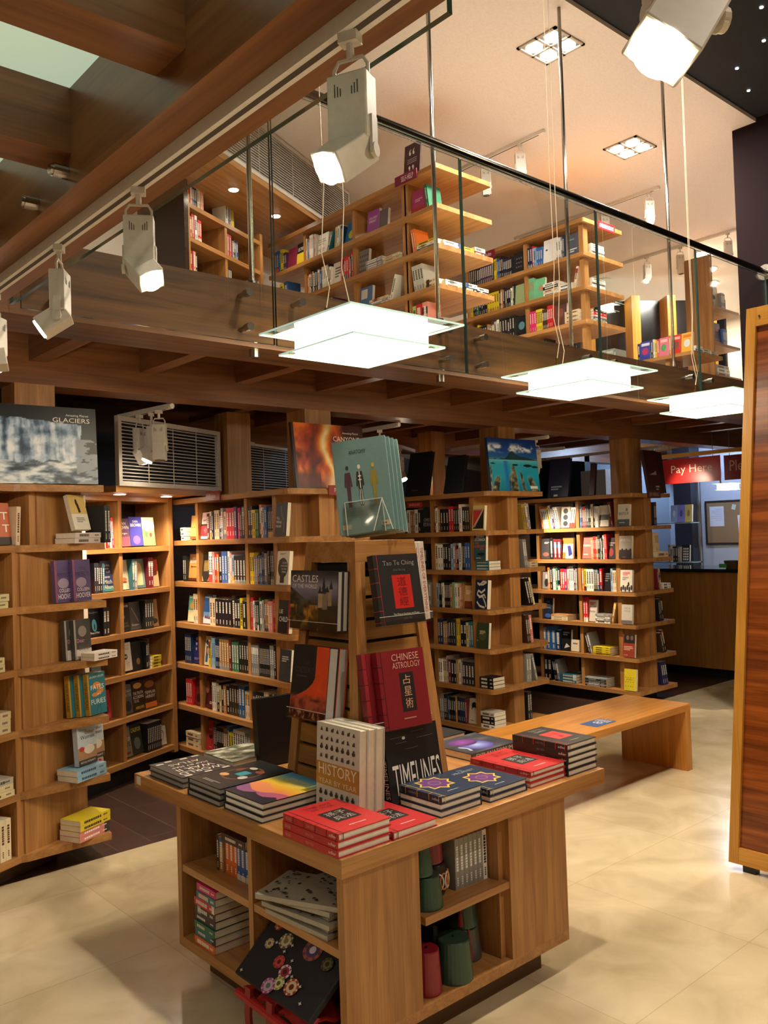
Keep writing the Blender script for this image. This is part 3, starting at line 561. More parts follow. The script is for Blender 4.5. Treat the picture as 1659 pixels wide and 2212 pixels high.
MB().cyl((-0.001, 1.74, 2.53), (-0.003, 1.74, 2.53), 0.005, 10).build('screw', mat('3a2a18', 0.5), t)
for y in (0.8, 1.9): MB().box(0.005, y-0.03, 0, 0.045, y+0.03, 0.03).build('foot', BLACK, t)
# ---- pay counter and back office
t = thing('pay_counter', 'wooden pay counter with a dark glass top', 'counter', Vector((8.45, 3.2, 0)))
MB().box(0, 0, 0.1, 0.05, 2.85, 1.10).build('front', wood('counter_front', 'b07a3c', '976530', 2, 0.35), t); MB().box(0.05, 0, 0.1, 0.7, 2.85, 1.08).build('body', OAK(2), t)
MB().box(-0.03, -0.02, 1.10, 0.75, 2.87, 1.135).build('counter_top', mat('17211f', 0.08), t); MB().box(0.06, 0, 0, 0.7, 2.85, 0.1).build('plinth', BLACK, t)
OW = mat('b9c3d8', 0.7)
struct('wall_office', MB().box(10.5, 3.0, 0, 10.6, 6.1, 2.6), OW); struct('wall_office.001', MB().box(10.2, 5.62, 0, 10.45, 5.86, 2.6), mat('2a2a33', 0.4))
struct('wall_office.002', MB().box(10.5, 6.1, 0, 10.6, 8.5, 2.6), mat('8fa0b4', 0.5))
for k, y in enumerate((5.0, 6.4)):
    q = thing('recessed_downlight', 'cool office downlight, %s from the counter end' % nth(k+1), 'ceiling light', Vector((9.7, y, 2.70)))
    MB().cyl((0, 0, 0), (0, 0, -0.012), 0.06, 18).build('bulb', mat('dfe9ff', 0.5, emit=20), q); light('POINT', 'lamp_light', q, (0, 0, -0.1), L_COUNTER, COOL, size=0.06)
b = thing('cork_board', 'cork notice board on the pale office wall', 'notice board', Vector((10.49, 4.9, 1.36)))
MB().box(-0.01, -0.4, 0, 0.005, 0.66, 0.52).build('cork', mat('8f7558', 0.8), b)
fr = MB(); fr.box(-0.02, -0.42, -0.02, 0.005, 0.68, 0.0).box(-0.02, -0.42, 0.52, 0.005, 0.68, 0.54).box(-0.02, 0.66, 0, 0.005, 0.68, 0.52).box(-0.02, -0.42, 0, 0.005, -0.4, 0.52); fr.build('frame', mat('2e2620', 0.5), b)
def paper(y0, z0, w, h, lab, rot=0, col='d3dcf0'):
    o = MB().box(-0.0015, 0, 0, 0.0, w, h).build('paper_note', mat(col, 0.7), M=Matrix.Translation((10.478, y0, z0)) @ Matrix.Rotation(rot, 4, 'X')); tag(o, lab, 'paper')
    mb = MB()
    for i in range(7): mb.box(-0.0022, w*0.12, h*(0.85-i*0.09), -0.0015, w*(0.88 if i % 3 else 0.6), h*(0.865-i*0.09))
    mb.build('typed_lines', mat('8f97ad', 0.7), o)
paper(5.33, 1.57, 0.19, 0.255, 'white typed sheet pinned on the cork board'); paper(5.18, 1.77, 0.05, 0.065, 'small pale note pinned high on the cork board', 0.25, 'cfd6c8'); paper(5.02, 1.45, 0.12, 0.26, 'sheet hanging at the cork board edge behind the sapele panel', -0.05)
def sign(label, txts, M, w, h, th=0.006, col='b5202a', tc='f0d9c4', name='hanging_sign', cat='sign', hang=None):
    t = thing(name, label, cat, M); MB().box(0, 0, -th, w, h, 0).build('board', mat(col, 0.35), t)
    for i, (s, a, b_, c, d) in enumerate(txts):
        mb = MB(); put_text(mb, s, lambda u, v: (a+(c-a)*u, b_+(d-b_)*v, 0.0008)); mb.build('lettering', mat(tc, 0.5), t)
    if hang: 
        for x in (0.12*w, 0.88*w): MB().cyl((x, h, -th/2), (x, h+hang, -th/2), 0.003, 6).build('hanger_wire', STEEL, t)
    return t
FMX = lambda o: frameM(o, (0, -1, 0), (0, 0, 1), (-1, 0, 0))      # faces -X
FMY = lambda o: frameM(o, (1, 0, 0), (0, 0, 1), (0, -1, 0))       # faces -Y
sign('red pay here sign hanging over the counter', [('Pay Here', 0.10, 0.085, 0.57, 0.195)], FMX((8.5, 5.0, 2.05)), 0.66, 0.265, hang=0.36, col='b3231f')
sign('dark red sign beginning Plea beside the pay here sign', [('Please', 0.06, 0.09, 0.36, 0.20)], FMX((8.5, 4.30, 2.05)), 0.5, 0.255, hang=0.36, col='86211f', tc='cf9a86')
struct('trim_1', MB().box(8.46, 3.4, 2.33, 8.54, 5.4, 2.37), FRM(1))
sign('dark red Fiction shelf sign above the corner end of the fiction bookcase', [('Fiction', 0.05, 0.015, 0.128, 0.042)], FMX((2.955, 5.18, 1.868)), 0.18, 0.062, col='7d1f22', name='shelf_sign')
sign('red Fiction shelf sign in clear acrylic behind the anatomy books', [('Fiction', 0.045, 0.018, 0.13, 0.045)], FMY((3.28, 4.23, 1.858)), 0.17, 0.062, col='8d2a2a', name='shelf_sign')
sign('dark New Arrivals sign on the bookcase next to the counter', [('NEW ARRIVALS', 0.022, 0.016, 0.19, 0.052)], FMY((6.92, 4.228, 1.855)), 0.215, 0.075, col='4a1a1c', name='shelf_sign', tc='cfa79a')
sign('red shelf sign glimpsed above the thrillers of the middle bookcase', [('BOOKS & CAFE', 0.02, 0.012, 0.14, 0.03)], FMX((4.78, 5.12, 1.812)), 0.16, 0.04, col='b3323a', name='shelf_sign')
sign('maroon self-help shelf sign under the quotation card', [('SELF-HELP', 0.07, 0.016, 0.20, 0.055)], FMX((4.325, 4.66, 4.195)), 0.235, 0.072, col='7d2440', name='shelf_sign', tc='f3dfe2')
sign('dark red young adult shelf sign partly behind the first gallery bookcase', [('Young Adults', 0.03, 0.016, 0.26, 0.06)], FMX((6.085, 5.52, 4.16)), 0.30, 0.075, col='7c1f2e', name='shelf_sign', tc='f3dfe2')
sign('red children\'s books shelf sign behind the handrail', [('CHILDREN\'S BOOKS', 0.02, 0.014, 0.23, 0.05)], FMY((6.30, 4.225, 4.19)), 0.25, 0.066, col='b3202c', name='shelf_sign', tc='f3dfe2')
q = sign('dark quotation card standing on the self-help bookcase', [('\u201c', 0.05, 0.16, 0.11, 0.21), ('\u201d', 0.05, 0.03, 0.11, 0.08)], frameM((4.36, 4.60, 4.247), (0, -1, 0), (0.1, 0, 0.995), (-0.995, 0, 0.1)), 0.17, 0.25, col='43202a', name='quotation_card', cat='card', tc='f0e6e2', th=0.01)
mb = MB(); [mb.box(0.035, 0.10+0.014*i, 0.0003, 0.135, 0.105+0.014*i, 0.0009) for i in range(3)]; mb.build('small_print', mat('b8a3a3', 0.6), q)
# ---------------------------------------------------------------- books
PAL = dict(K=('1b1a1c', 'black'), D=('2c2a30', 'charcoal'), W=('ece7dc', 'white'), C=('d9c7a0', 'cream'), R=('c3252b', 'red'), N=('1f2c52', 'navy'), B=('2f5f9d', 'blue'), L=('8fb4cf', 'pale blue'),
           G=('2f6b4f', 'green'), M=('6d1f28', 'maroon'), Y=('e0c52a', 'yellow'), O=('d9702c', 'orange'), T=('a87a48', 'tan'), P=('4d3357', 'purple'), E=('8f8c88', 'grey'), Q=('2f6d78', 'teal'),
           H=('cf2f6c', 'pink'), g=('6fb98a', 'mint green'), b=('3f2c20', 'brown'), S=('d98a7c', 'salmon'), l=('a9b86a', 'lime green'), m=('b28a3a', 'mustard'), e=('bfb9ad', 'pale grey'))
INK = {'W': '2b2b2b', 'C': '5a3020', 'Y': '2a2410', 'L': '23405f', 'O': 'f3e6d6', 'e': '3a3a3a', 'l': '2c3a1a', 'T': 'f0e0c0', 'm': '2a2418', 'g': 'b8604a', 'S': 'f6ece6', 'E': 'eeeeee'}
DONE = []
def art_mesh(root, art, w, h, z):
    shp = MB(); cols = []; txt = MB(); tc = []
    for i, a in enumerate(art or ()):
        e = z+0.0004+0.00006*i
        if a[0] == 't':
            _, s, x0, y0, x1, y1, c = a
            if c not in tc: tc.append(c)
            put_text(txt, s, lambda u, v: ((x0+(x1-x0)*u)*w, (y0+(y1-y0)*v)*h, e+0.0003), tc.index(c)); continue
        c = a[-1]
        if c not in cols: cols.append(c)
        k = cols.index(c)
        if a[0] == 'r': shp.quad([(a[1]*w, a[2]*h, e), (a[3]*w, a[2]*h, e), (a[3]*w, a[4]*h, e), (a[1]*w, a[4]*h, e)], k)
        elif a[0] == 'e': shp.quad([((a[1]+a[3]*math.cos(q*math.pi/10))*w, (a[2]+a[4]*math.sin(q*math.pi/10))*h, e) for q in range(20)], k)
        elif a[0] == 'p': shp.quad([(x*w, y*h, e) for x, y in a[1]], k)
        elif a[0] == 'l':
            n = a[5]
            for j in range(n):
                yy = a[2]+(a[4]-a[2])*(j+0.2)/n; y2 = a[2]+(a[4]-a[2])*(j+0.75)/n; xe = a[3]-(a[3]-a[1])*(0.35 if j == 0 else 0.05*(j % 3))
                shp.quad([(a[1]*w, yy*h, e), (xe*w, yy*h, e), (xe*w, y2*h, e), (a[1]*w, y2*h, e)], k)
        elif a[0] == 's':                                           # ribbon through points
            pts = a[1]; wd = a[2]
            for (p, q) in zip(pts[:-1], pts[1:]):
                dx, dy = q[0]-p[0], q[1]-p[1]; ln = math.hypot(dx, dy)+1e-9; nx, ny = -dy/ln*wd, dx/ln*wd
                shp.quad([((p[0]+nx)*w, (p[1]+ny)*h, e), ((p[0]-nx)*w, (p[1]-ny)*h, e), ((q[0]-nx)*w, (q[1]-ny)*h, e), ((q[0]+nx)*w, (q[1]+ny)*h, e)], k)
    if shp.f: shp.build('printed_pattern', [mat(c, 0.4) for c in cols], root)
    if txt.f: txt.build('title_lettering', [mat(c, 0.4) for c in tc], root)
def spine_text(root, s, t, h, y0, y1, c, th=0.62, name='spine_lettering'):
    mb = MB(); put_text(mb, s, lambda u, v: (-0.0006, (y1-(y1-y0)*u)*h, t*(0.5+(v-0.5)*th))); mb.build(name, mat(c, 0.4), root)
def cover_mesh(mb, w, h, t, ct, hard, rng=None, ink=1, bars=True):
    mb.box(0, 0, 0, w, h, ct, 0); mb.box(0, 0, t-ct, w, h, t, 0); mb.box(0, 0, ct, ct, h, t-ct, 0)
    if bars and rng:
        zc = t*0.5; hw = t*rng.uniform(0.16, 0.30); y = h*rng.uniform(0.82, 0.9); end = h*rng.uniform(0.28, 0.5)
        while y > end:
            L = rng.uniform(0.006, 0.012)*h/0.2; mb.quad([(-0.0005, y, zc-hw), (-0.0005, y, zc+hw), (-0.0005, y-L, zc+hw), (-0.0005, y-L, zc-hw)], ink); y -= L*1.3
        y = h*0.24; hw *= 0.6
        while y > h*0.1:
            L = 0.005; mb.quad([(-0.0005, y, zc-hw), (-0.0005, y, zc+hw), (-0.0005, y-L, zc+hw), (-0.0005, y-L, zc-hw)], ink); y -= L*1.5
def page_mesh(mb, w, h, t, ct, ov, mi=0): mb.box(ct+0.0004, ov, ct+0.0001, w-ov, h-ov, t-ct-0.0001, mi)
def book(M, w, h, t, col, label, name='hardback_book', art=None, spine=None, group=None, page=None, hard=True, ink='e8e2d4', extra=None, cat='book', bars=False, cov=None):
    ct, ov = (0.0028, 0.004) if hard else (0.0007, 0.0006)
    mb = MB(); cover_mesh(mb, w, h, t, ct, hard, random, 1, bars)
    root = mb.build(name, [cov or mat(col, 0.35), mat(ink, 0.4)]); root.matrix_world = M; tag(root, label, cat, group)
    pm = MB(); page_mesh(pm, w, h, t, ct, ov); pm.build('page_block', page or PAGE, root)
    if art: art_mesh(root, art, w, h, t)
    if spine:
        for sp in (spine if isinstance(spine, list) else [spine]): spine_text(root, sp[0], t, h, sp[1], sp[2], sp[3], *(sp[4:]))
    if extra: extra(root, w, h, t)
    DONE.append(root)
    return root
SPECS = []                                                     # standing and stacked books of the shelves
def jit(h, a=0.05):
    c = [int(h[i:i+2], 16)/255 for i in (0, 2, 4)]; f = 1+random.uniform(-a, a); d = [random.uniform(-a, a)*0.4 for _ in range(3)]
    return ''.join('%02x' % int(255*min(1, max(0, x*f+q))) for x, q in zip(c, d))
class Row:
    """one shelf: books set from the viewer's left to the viewer's right"""
    def __init__(s, O, r, n, where, ref, name='paperback_book', w=0.13, hr=(0.178, 0.212), inset=0.035, group=None, rowid=None):
        s.O = Vector(O); s.r = Vector(r); s.n = Vector(n); s.where = where; s.ref = ref; s.name = name; s.w = w; s.hr = hr; s.inset = inset; s.k = 0; s.group = group or 'books on the '+where
    def M(s, pos, d, z, x, y): 
        x = Vector(x); y = Vector(y); return frameM(s.O+s.r*pos+s.n*d+Vector((0, 0, z)), x, y, x.cross(y))
    def lab(s, col, what):
        s.k += 1; kind = s.name.replace('_book', '')
        return '%s %s%s, %s from the %s, %s' % (col, kind, what, nth(s.k), s.ref, s.where)
    def fill(s, s0, s1, z, items, fit=True):
        rng = random; up = Vector((0, 0, 1)); plan = []; tot = 0.0; flex = 0.0
        for it in items:
            if isinstance(it, str):
                prev = None
                for ch in it:
                    if ch != prev: ed = (jit(PAL[ch][0]), rng.uniform(0.018, 0.032), rng.uniform(*s.hr), rng.randint(0, 9999))
                    prev = ch; plan.append(('b', ch, ed)); flex += ed[1]+0.0012
            elif isinstance(it, (int, float)): plan.append(('g', it)); tot += it
            elif it[0] == 'F': plan.append(it); tot += it[1]['w']+0.004
            elif it[0] == 'S': plan.append(it); tot += it[2]+0.004
            elif it[0] == 'L':
                eds = []; prev = None
                for ch in it[1]:
                    if ch != prev: ed = (jit(PAL[ch][0]), rng.uniform(0.018, 0.03), rng.uniform(*s.hr), rng.randint(0, 9999))
                    prev = ch; eds.append((ch, ed))
                a = math.radians(abs(it[2])); wd = sum((e[1]+0.001)/math.cos(a) for _, e in eds)+max(e[2] for _, e in eds)*math.sin(a)+0.004
                plan.append(('L', eds, it[2], wd)); tot += wd
        sc = 1.0
        if flex > 0:
            sc = (s1-s0-tot-0.002)/flex
            if fit == 'loose': sc = min(sc, 1.0)
            sc = max(0.45, min(sc, 1.8))
        x = s0
        for p in plan:
            if p[0] == 'g': x += p[1]
            elif p[0] == 'b':
                ch, (c, t, h, seed) = p[1], p[2]; t *= sc
                if x+t > s1+0.002: continue
                dd = -s.inset-0.004*(seed % 3)
                SPECS.append(dict(M=s.M(x, dd, z+0.0005, -s.n, up), w=s.w, h=h, t=t, c=c, ink=INK.get(ch, 'd9d2c4'), seed=seed, lab=s.lab(PAL[ch][1], ' spine out'), name=s.name, g=s.group)); x += t+0.0012*sc
            elif p[0] == 'L':
                _, eds, ang, wd = p; a = math.radians(ang); dirn = s.r*math.sin(a)+up*math.cos(a); side = s.r*math.cos(a)-up*math.sin(a)
                xx = x+0.001 if ang >= 0 else x+max(e[2] for _, e in eds)*math.sin(-a)+0.002
                for ch, (c, t, h, seed) in eds:
                    o = xx; lift = t*math.sin(a) if ang > 0 else 0.0
                    SPECS.append(dict(M=s.M(o, -s.inset, z+0.0006+lift, -s.n, dirn), w=s.w, h=h, t=t, c=c, ink=INK.get(ch, 'd9d2c4'), seed=seed, lab=s.lab(PAL[ch][1], ' leaning'), name=s.name, g=s.group)); xx += (t+0.001)/math.cos(a)
                x += wd
            elif p[0] == 'S':
                zz = z+0.0006; hh = p[2]; prev = None; t = 0.025
                for ch in p[1]:
                    if ch != prev: c = jit(PAL[ch][0]); t = p[3] if len(p) > 3 else rng.uniform(0.018, 0.03); seed = rng.randint(0, 9999)
                    prev = ch; j = rng.uniform(-0.004, 0.004)
                    # lying flat, spine to the front, title reading left to right
                    SPECS.append(dict(M=s.M(x+hh+j*0.3, -s.inset*0.6+j, zz, -s.n, -s.r), w=s.w, h=hh-0.006, t=t, c=c, ink=INK.get(ch, 'd9d2c4'), seed=seed, lab=s.lab(PAL[ch][1], ' lying flat'), name=s.name, g=s.group)); zz += t+0.0008
                x += hh+0.004
            elif p[0] == 'F':
                d = p[1]; w, h, t = d['w'], d.get('h', 0.2), d.get('t', 0.026); n = d.get('n', 1); tilt = math.radians(d.get('tilt', 6)); fd = d.get('d', 0.05)
                yv = up*math.cos(tilt)-s.n*math.sin(tilt); zv = s.r.cross(yv)
                for q in range(n):
                    step = d.get('step', None)
                    off = q*(t+0.002)/math.cos(tilt)
                    pos = x-(step*q if step else 0)
                    dd = -fd-t/math.cos(tilt)-off
                    s.k += 1
                    lb = d['lab'] if n == 1 else d['lab']+(', front copy' if q == 0 else ', copy behind')
                    book(s.M(pos+0.001, dd, z+0.0008+t*math.sin(tilt), s.r, yv), w, h, t, d['c'], lb, name=s.name+'' if s.name.endswith('book') else s.name, art=d.get('art'), spine=d.get('spine'), hard=False, page=PAGEW if d.get('pw') else PAGE, group=s.group, ink=d.get('ink', 'e8e2d4'))
                x += w+0.004
def T(s, x0, y0, x1, y1, c='efe9dc'): return ('t', s, x0, y0, x1, y1, c)
def Fc(lab, c, w=0.128, h=0.198, *art, **k): return ('F', dict(lab=lab, c=c, w=w, h=h, art=list(art), **k))
def project(p):
    v = Vector(p)-EYE; return (v.dot(RT), v.dot(UP), v.dot(FW))
def flush_specs(limit=300):
    """the nearest LIMIT of each kind become things of their own, the rest one mass"""
    by = {}
    for s in SPECS:
        c = s['M'] @ Vector((0, s['h']/2, s['t']/2)); s['d'] = (c-EYE).length; a = s['t']*s['h']/s['d']**2; s['a'] = a; by.setdefault(s['name'], []).append(s)
    for name, L in by.items():
        used = sum(1 for o in DONE if o.name.split('.')[0] == name); L.sort(key=lambda s: -s['a']); keep, rest = L[:max(0, limit-used)], L[max(0, limit-used):]
        for s in keep:
            rng = random.Random(s['seed']); mb = MB(); cover_mesh(mb, s['w'], s['h'], s['t'], 0.0012, False, rng)
            if rng.random() < 0.35:
                y0 = s['h']*rng.choice((0.0, 0.0, 0.55, 0.7)); y1 = y0+s['h']*rng.uniform(0.12, 0.3); mb.quad([(-0.00035, y0, 0.0), (-0.00035, y0, s['t']), (-0.00035, y1, s['t']), (-0.00035, y1, 0.0)], 2)
            o = mb.build(name, [mat(s['c'], 0.4), mat(s['ink'], 0.5), mat(jit(rng.choice(['d9d2c4', 'a53030', '3a5a86', '8a8a86', 'c9a04a', '2a2a2e']), 0.1), 0.45)]); o.matrix_world = s['M']; tag(o, s['lab'], 'book', s['g'])
            pm = MB(); page_mesh(pm, s['w'], s['h'], s['t'], 0.0012, 0.001); pm.build('page_block', PAGE, o)
        if rest:
            mb = MB(); cols = []
            def ci(c):
                if c not in cols: cols.append(c)
                return cols.index(c)
            for s in rest:
                b = len(mb.v); rng = random.Random(s['seed']); i, j, k = ci(s['c']), ci(s['ink']), ci('e6dcc6'); m2 = MB(); cover_mesh(m2, s['w'], s['h'], s['t'], 0.0012, False, rng); m2.m = [i if q == 0 else j for q in m2.m]
                page_mesh(m2, s['w'], s['h'], s['t'], 0.0012, 0.001, k); m2.xf(s['M']); mb.v += m2.v; mb.f += [tuple(b+q for q in f) for f in m2.f]; mb.m += m2.m
            o = mb.build('distant_%s_filling' % name, [mat(c, 0.45) for c in cols]); tag(o, 'remaining small %s spines in the farthest shelf rows' % name.replace('_', ' '), 'books', None, 'stuff')
# ---------------------------------------------------------------- shelves
SH = lambda i: '%s shelf' % ('bottom' if i == 6 else nth(i))
def faceX(x0): return dict(O=(x0, 0, 0), r=(0, -1, 0), n=(-1, 0, 0))
def zt(i): return ZS[6-i]+ST
FIC = [  # left bay, middle bay, right bay, end bay
 [[('S', 'WWW', 0.085, 0.03), Fc('tan paperback with three small diamonds facing out, top corner of the fiction bookcase', 'cf9f55', 0.10, 0.17, ('e', .2, .5, .06, .03, '7d5420'), ('e', .5, .5, .06, .03, '7d5420'), ('e', .8, .5, .06, .03, '7d5420'), ('r', 0, 0, 1, .12, '6b3f20'))],
  [Fc('pink and red paperback facing out under the fiction sign', 'e6c4bb', 0.115, 0.185, ('r', 0, .10, 1, .5, 'c92a33'), ('r', 0, .5, 1, .56, '1e1a1a'), ('l', .15, .66, .7, .74, 2, '5a4a48'), ('p', [(.5, .2), (.75, .35), (.5, .45), (.25, .35)], 'e0555a')), 'MCNCCDECRRRPHbK'],
  ['KKYYGGSWEBKKK'], [Fc('black paperback titled The White Hotel facing out on the fiction bookcase end', '17181c', 0.122, 0.205, T('The', .08, .50, .35, .58), T('White', .08, .38, .55, .47), T('Hotel', .08, .26, .52, .35), ('s', [(.45, .9), (.5, .7), (.75, .45), (.8, .1)], .05, '5c6068'), d=0.01)]],
 [['KK', Fc('gold paperback with a key facing out on the second fiction shelf', 'b98243', 0.115, 0.19, T('DAN', .35, .80, .8, .88), T('BROWN', .12, .66, .95, .77), ('e', .3, .52, .08, .045, '4a2f18'), ('s', [(.35, .52), (.9, .52)], .015, '4a2f18'), ('r', 0, 0, 1, .10, '4a2414'))],
  [Fc('black and gold paperback facing out on the second fiction shelf', '26231f', 0.12, 0.195, ('l', .15, .35, .85, .75, 9, '9c8446'), ('p', [(.7, 1), (1, .85), (1, 1)], 'b0503a'), ('p', [(.6, 0), (1, .3), (.8, 0)], 'a05a3c'), ('p', [(0, .2), (.2, 0), (0, 0)], 'b38a4a')), 'WWSROKBBWSLKKKK'],
  ['YYEEKbBNNETKDD'], [Fc('white paperback Our House is on Fire with a black silhouette', 'e4ddcc', 0.128, 0.205, ('e', .5, .5, .4, .3, '191919'), ('e', .35, .66, .2, .1, '191919'), ('r', .3, .05, .65, .3, '191919'), T('OUR', .45, .62, .8, .67), T('HOUSE', .35, .53, .85, .58), T('IS ON', .42, .44, .8, .49), T('FIRE', .45, .35, .78, .40), ('l', .2, .88, .75, .94, 2, '8a8578'), d=0.01)]],
 [[0.02, Fc('teal and yellow seaside paperback facing out, third fiction shelf', '6fae96', 0.10, 0.185, ('r', 0, 0, 1, .45, 'e2d6a4'), ('e', .5, .62, .3, .12, 'd9a94e'), ('l', .1, .9, .7, .96, 1, 'eeeeee')), 'CC'],
  [Fc('blue starry-sky paperback facing out, third fiction shelf', '2f5c96', 0.115, 0.2, ('r', 0, 0, 1, .22, 'd9cfd8'), ('r', 0, .22, 1, .4, '6d93c0'), ('p', [(.1, .18), (.3, .3), (.45, .2), (.5, .36), (.6, .2), (.8, .28), (.95, .15)], '6a3a46'), T('Isabelle Broom', .1, .88, .9, .95)), 'CCKKKKKbKKYK'],
  ['RRWKKGWeKTTSSRR', ], [Fc('black paperback with red edge facing out, third fiction shelf end', '191516', 0.12, 0.2, T('LIE', .1, .6, .4, .72), T('CHILD', .1, .35, .85, .5), ('r', .86, 0, 1, 1, '8f2028'), d=0.01)]],
 [['NNNN', Fc('navy paperback with moon phases facing out, fourth fiction shelf', '2b2c68', 0.10, 0.2, ('e', .3, .85, .12, .06, 'd9b9a4'), ('e', .3, .68, .1, .05, 'd9b9a4'), ('e', .3, .5, .08, .05, 'cfa894'), ('l', .1, .12, .8, .2, 2, '8c88b0'))],
  [Fc('cream paperback with a blue silhouette facing out, fourth fiction shelf', 'e8dab0', 0.085, 0.2, ('e', .4, .78, .25, .09, '35618f'), ('p', [(.15, .1), (.2, .65), (.6, .65), (.5, .1)], '35618f'), ('e', .6, .5, .3, .13, 'd9885c')), 'YELLNNNTTTTMGGGKKKK'],
  ['EEEEKKKKKKKKEEK'], [Fc('dark grey paperback facing out, fourth fiction shelf end', '3b3a3c', 0.12, 0.19, ('l', .2, .6, .8, .8, 3, 'b9b2a6'), d=0.01)]],
 [['RRR', Fc('deep red paperback facing out beside the red spines, fifth fiction shelf', '6b1c1e', 0.10, 0.2, ('e', .6, .25, .3, .15, '2b1414'), ('l', .2, .7, .8, .8, 2, '9c5a50'))],
  [Fc('maroon paperback with half a face facing out, fifth fiction shelf', '5a1d1c', 0.125, 0.2, ('e', .15, .7, .2, .22, '9c6a4a'), ('r', .0, .1, .25, .5, '3a1512'), T('DARK', .5, .72, .9, .78), ('l', .45, .14, .9, .24, 2, 'd9c9b8')), 'WWKCKTKbbbbBBCC'],
  ['NNKKKKWCCKKWKK'], []],
 [[('S', 'CCC', 0.19, 0.035)],
  [Fc('bright red paperback with a dark drop facing out, bottom fiction shelf', 'b92f36', 0.115, 0.2, ('e', .45, .48, .22, .07, '2b1214'), ('e', .6, .3, .03, .06, '2b1214'), ('l', .2, .68, .8, .76, 2, 'd98a86'), ('l', .3, .1, .75, .15, 1, 'd98a86')), 'bbKKKKTTBYYWWWWWEE'],
  ['RGgKEKWKNK'], []]]
for i, (a, b, c, e) in enumerate(FIC, 1):
    R_ = Row(**faceX(FX[0]), where='%s of the fiction bookcase' % SH(i), ref='corner'); z = zt(i)
    R_.fill(-5.62, -5.425, z, a, fit='loose'); R_.fill(-5.38, -4.785, z, b); R_.fill(-4.74, -4.46, z, c); R_.fill(-4.402, -4.262, z, e)
Row(**faceX(FX[0]), where='end bay of the fiction bookcase', ref='post').fill(-4.405, -4.262, zt(2), []) 
MID = [
 [['KTEKWTTWK', Fc('dark paperback with a soldier facing out on the middle bookcase', '23282a', 0.10, 0.2, T('CHRIS', .1, .42, .8, .55, 'b9b9b4'), T('RYAN', .1, .22, .9, .38, 'b9b9b4'))], ['MWTKKKRRKKKWKbb', ], [Fc('red and black road paperback facing out on the middle bookcase end', 'd6c476', 0.12, 0.185, ('p', [(.05, .12), (.85, .85), (.05, .85)], 'b9332c'), ('p', [(.05, .06), (.93, .06), (.93, .85)], '1a1a1a'), ('s', [(.2, .12), (.85, .78)], .012, 'e5e0d2'), T('DAVE EGGERS', .1, .80, .8, .85, 'd9c9a0'), d=0.0)]],
 [['EERRKKbK'], ['CWWKKDLERKWKKBB'], [('S', 'QQQ', 0.14, 0.022), ]],
 [['KWKEKWKE'], ['LKKWKKKKTgWCST', Fc('sandy paperback facing out on the third middle shelf', 'c79a6a', 0.09, 0.17, ('r', 0, 0, 1, .3, '7a3a20'), ('l', .15, .6, .8, .8, 3, 'e9dcc4'))], [Fc('navy paperback with white ribbon letters on the middle bookcase end', '1c2740', 0.122, 0.215, ('s', [(.15, .9), (.35, .82), (.6, .95), (.9, .93), (.6, .84), (.25, .86)], .035, 'd9d4c4'), ('s', [(.8, .68), (.5, .56), (.25, .64), (.15, .5), (.4, .42), (.75, .5), (.85, .38)], .035, 'd9d4c4'), ('s', [(.3, .4), (.6, .44), (.85, .2), (.9, .08)], .035, 'd9d4c4'), ('s', [(.15, .25), (.4, .1), (.8, .05)], .035, 'd9d4c4'), d=0.0, t=0.04)]],
 [['KKKKMR'], ['NNTTPKDDYYKKCQQ'], [Fc('mossy dark green paperback facing out on the middle bookcase end', '38432f', 0.122, 0.19, ('e', .5, .5, .3, .2, '4d5a3a'), ('e', .1, .3, .06, .04, 'b07838'), ('l', .25, .55, .75, .7, 3, 'c9c4a4'), d=0.0)]],
 [[('L', 'CC', -10), 'KK'], ['WWCCeMKKTWEDDDD'], [('S', 'KKK', 0.14, 0.027)]],
 [['TKKBDK'], ['EEKDBKKKTKNNNM', Fc('pale paperback with a black arch facing out, bottom middle shelf', 'c9bda4', 0.085, 0.19, ('e', .6, .72, .3, .14, '1c1a1a'), ('r', .3, .55, .9, .72, '1c1a1a'), ('e', .6, .55, .25, .1, 'c9bda4'), ('l', .2, .1, .8, .16, 1, '7a6a54'))], [('S', 'WKKe', 0.14, 0.03)]]]
for i, (a, b, e) in enumerate(MID, 1):
    R_ = Row(**faceX(MX[0]), where='%s of the middle bookcase' % SH(i), ref='far end'); z = zt(i)
    R_.fill(-5.295, -4.885, z, a); R_.fill(-4.84, -4.46, z, b); R_.fill(-4.402, -4.258, z, e)
r2 = Row(**faceX(MX[0]), where='end of the middle bookcase', ref='post')
b_ = Fc('teal and red thriller facing out on a pile at the middle bookcase end', '35535a', 0.12, 0.195, ('r', 0, .78, 1, 1, '16181a'), T('DEBORAH', .18, .88, .82, .96), T("O'CONNOR", .06, .75, .94, .86), T('MY', .15, .62, .42, .70, 'd9573a'), T("HUSBAND'S", .05, .50, .95, .60, 'd9573a'), T('SON', .5, .40, .85, .48, 'd9573a'), ('e', .6, .25, .3, .06, '1c2a2e'), ('l', .2, .08, .8, .12, 1, 'cfd6d2'), d=0.0, tilt=4)
r2.fill(-4.395, -4.26, zt(2)+3*0.0228+0.001, [b_])
tipM = dict(r=(1, 0, 0), n=(0, -1, 0), O=(0, 4.24, 0))
TM = [['x', ('L', 'mmEe', -8)], ['x', ('L', 'EE', -6), ('S', 'CC', 0.10, 0.02)], ['x', ('L', 'KKC', -14)], ['x', ('L', 'bbS', -6)], ['x', 'EE', ('L', 'E', -14)], ['x', 'KK']]
for i, it in enumerate(TM, 1): Row(**tipM, where='%s end, middle bookcase' % SH(i), ref='post', hr=(0.19, 0.22), w=0.13, inset=0.03).fill(5.18, 5.44, zt(i), it[1:], fit='loose')
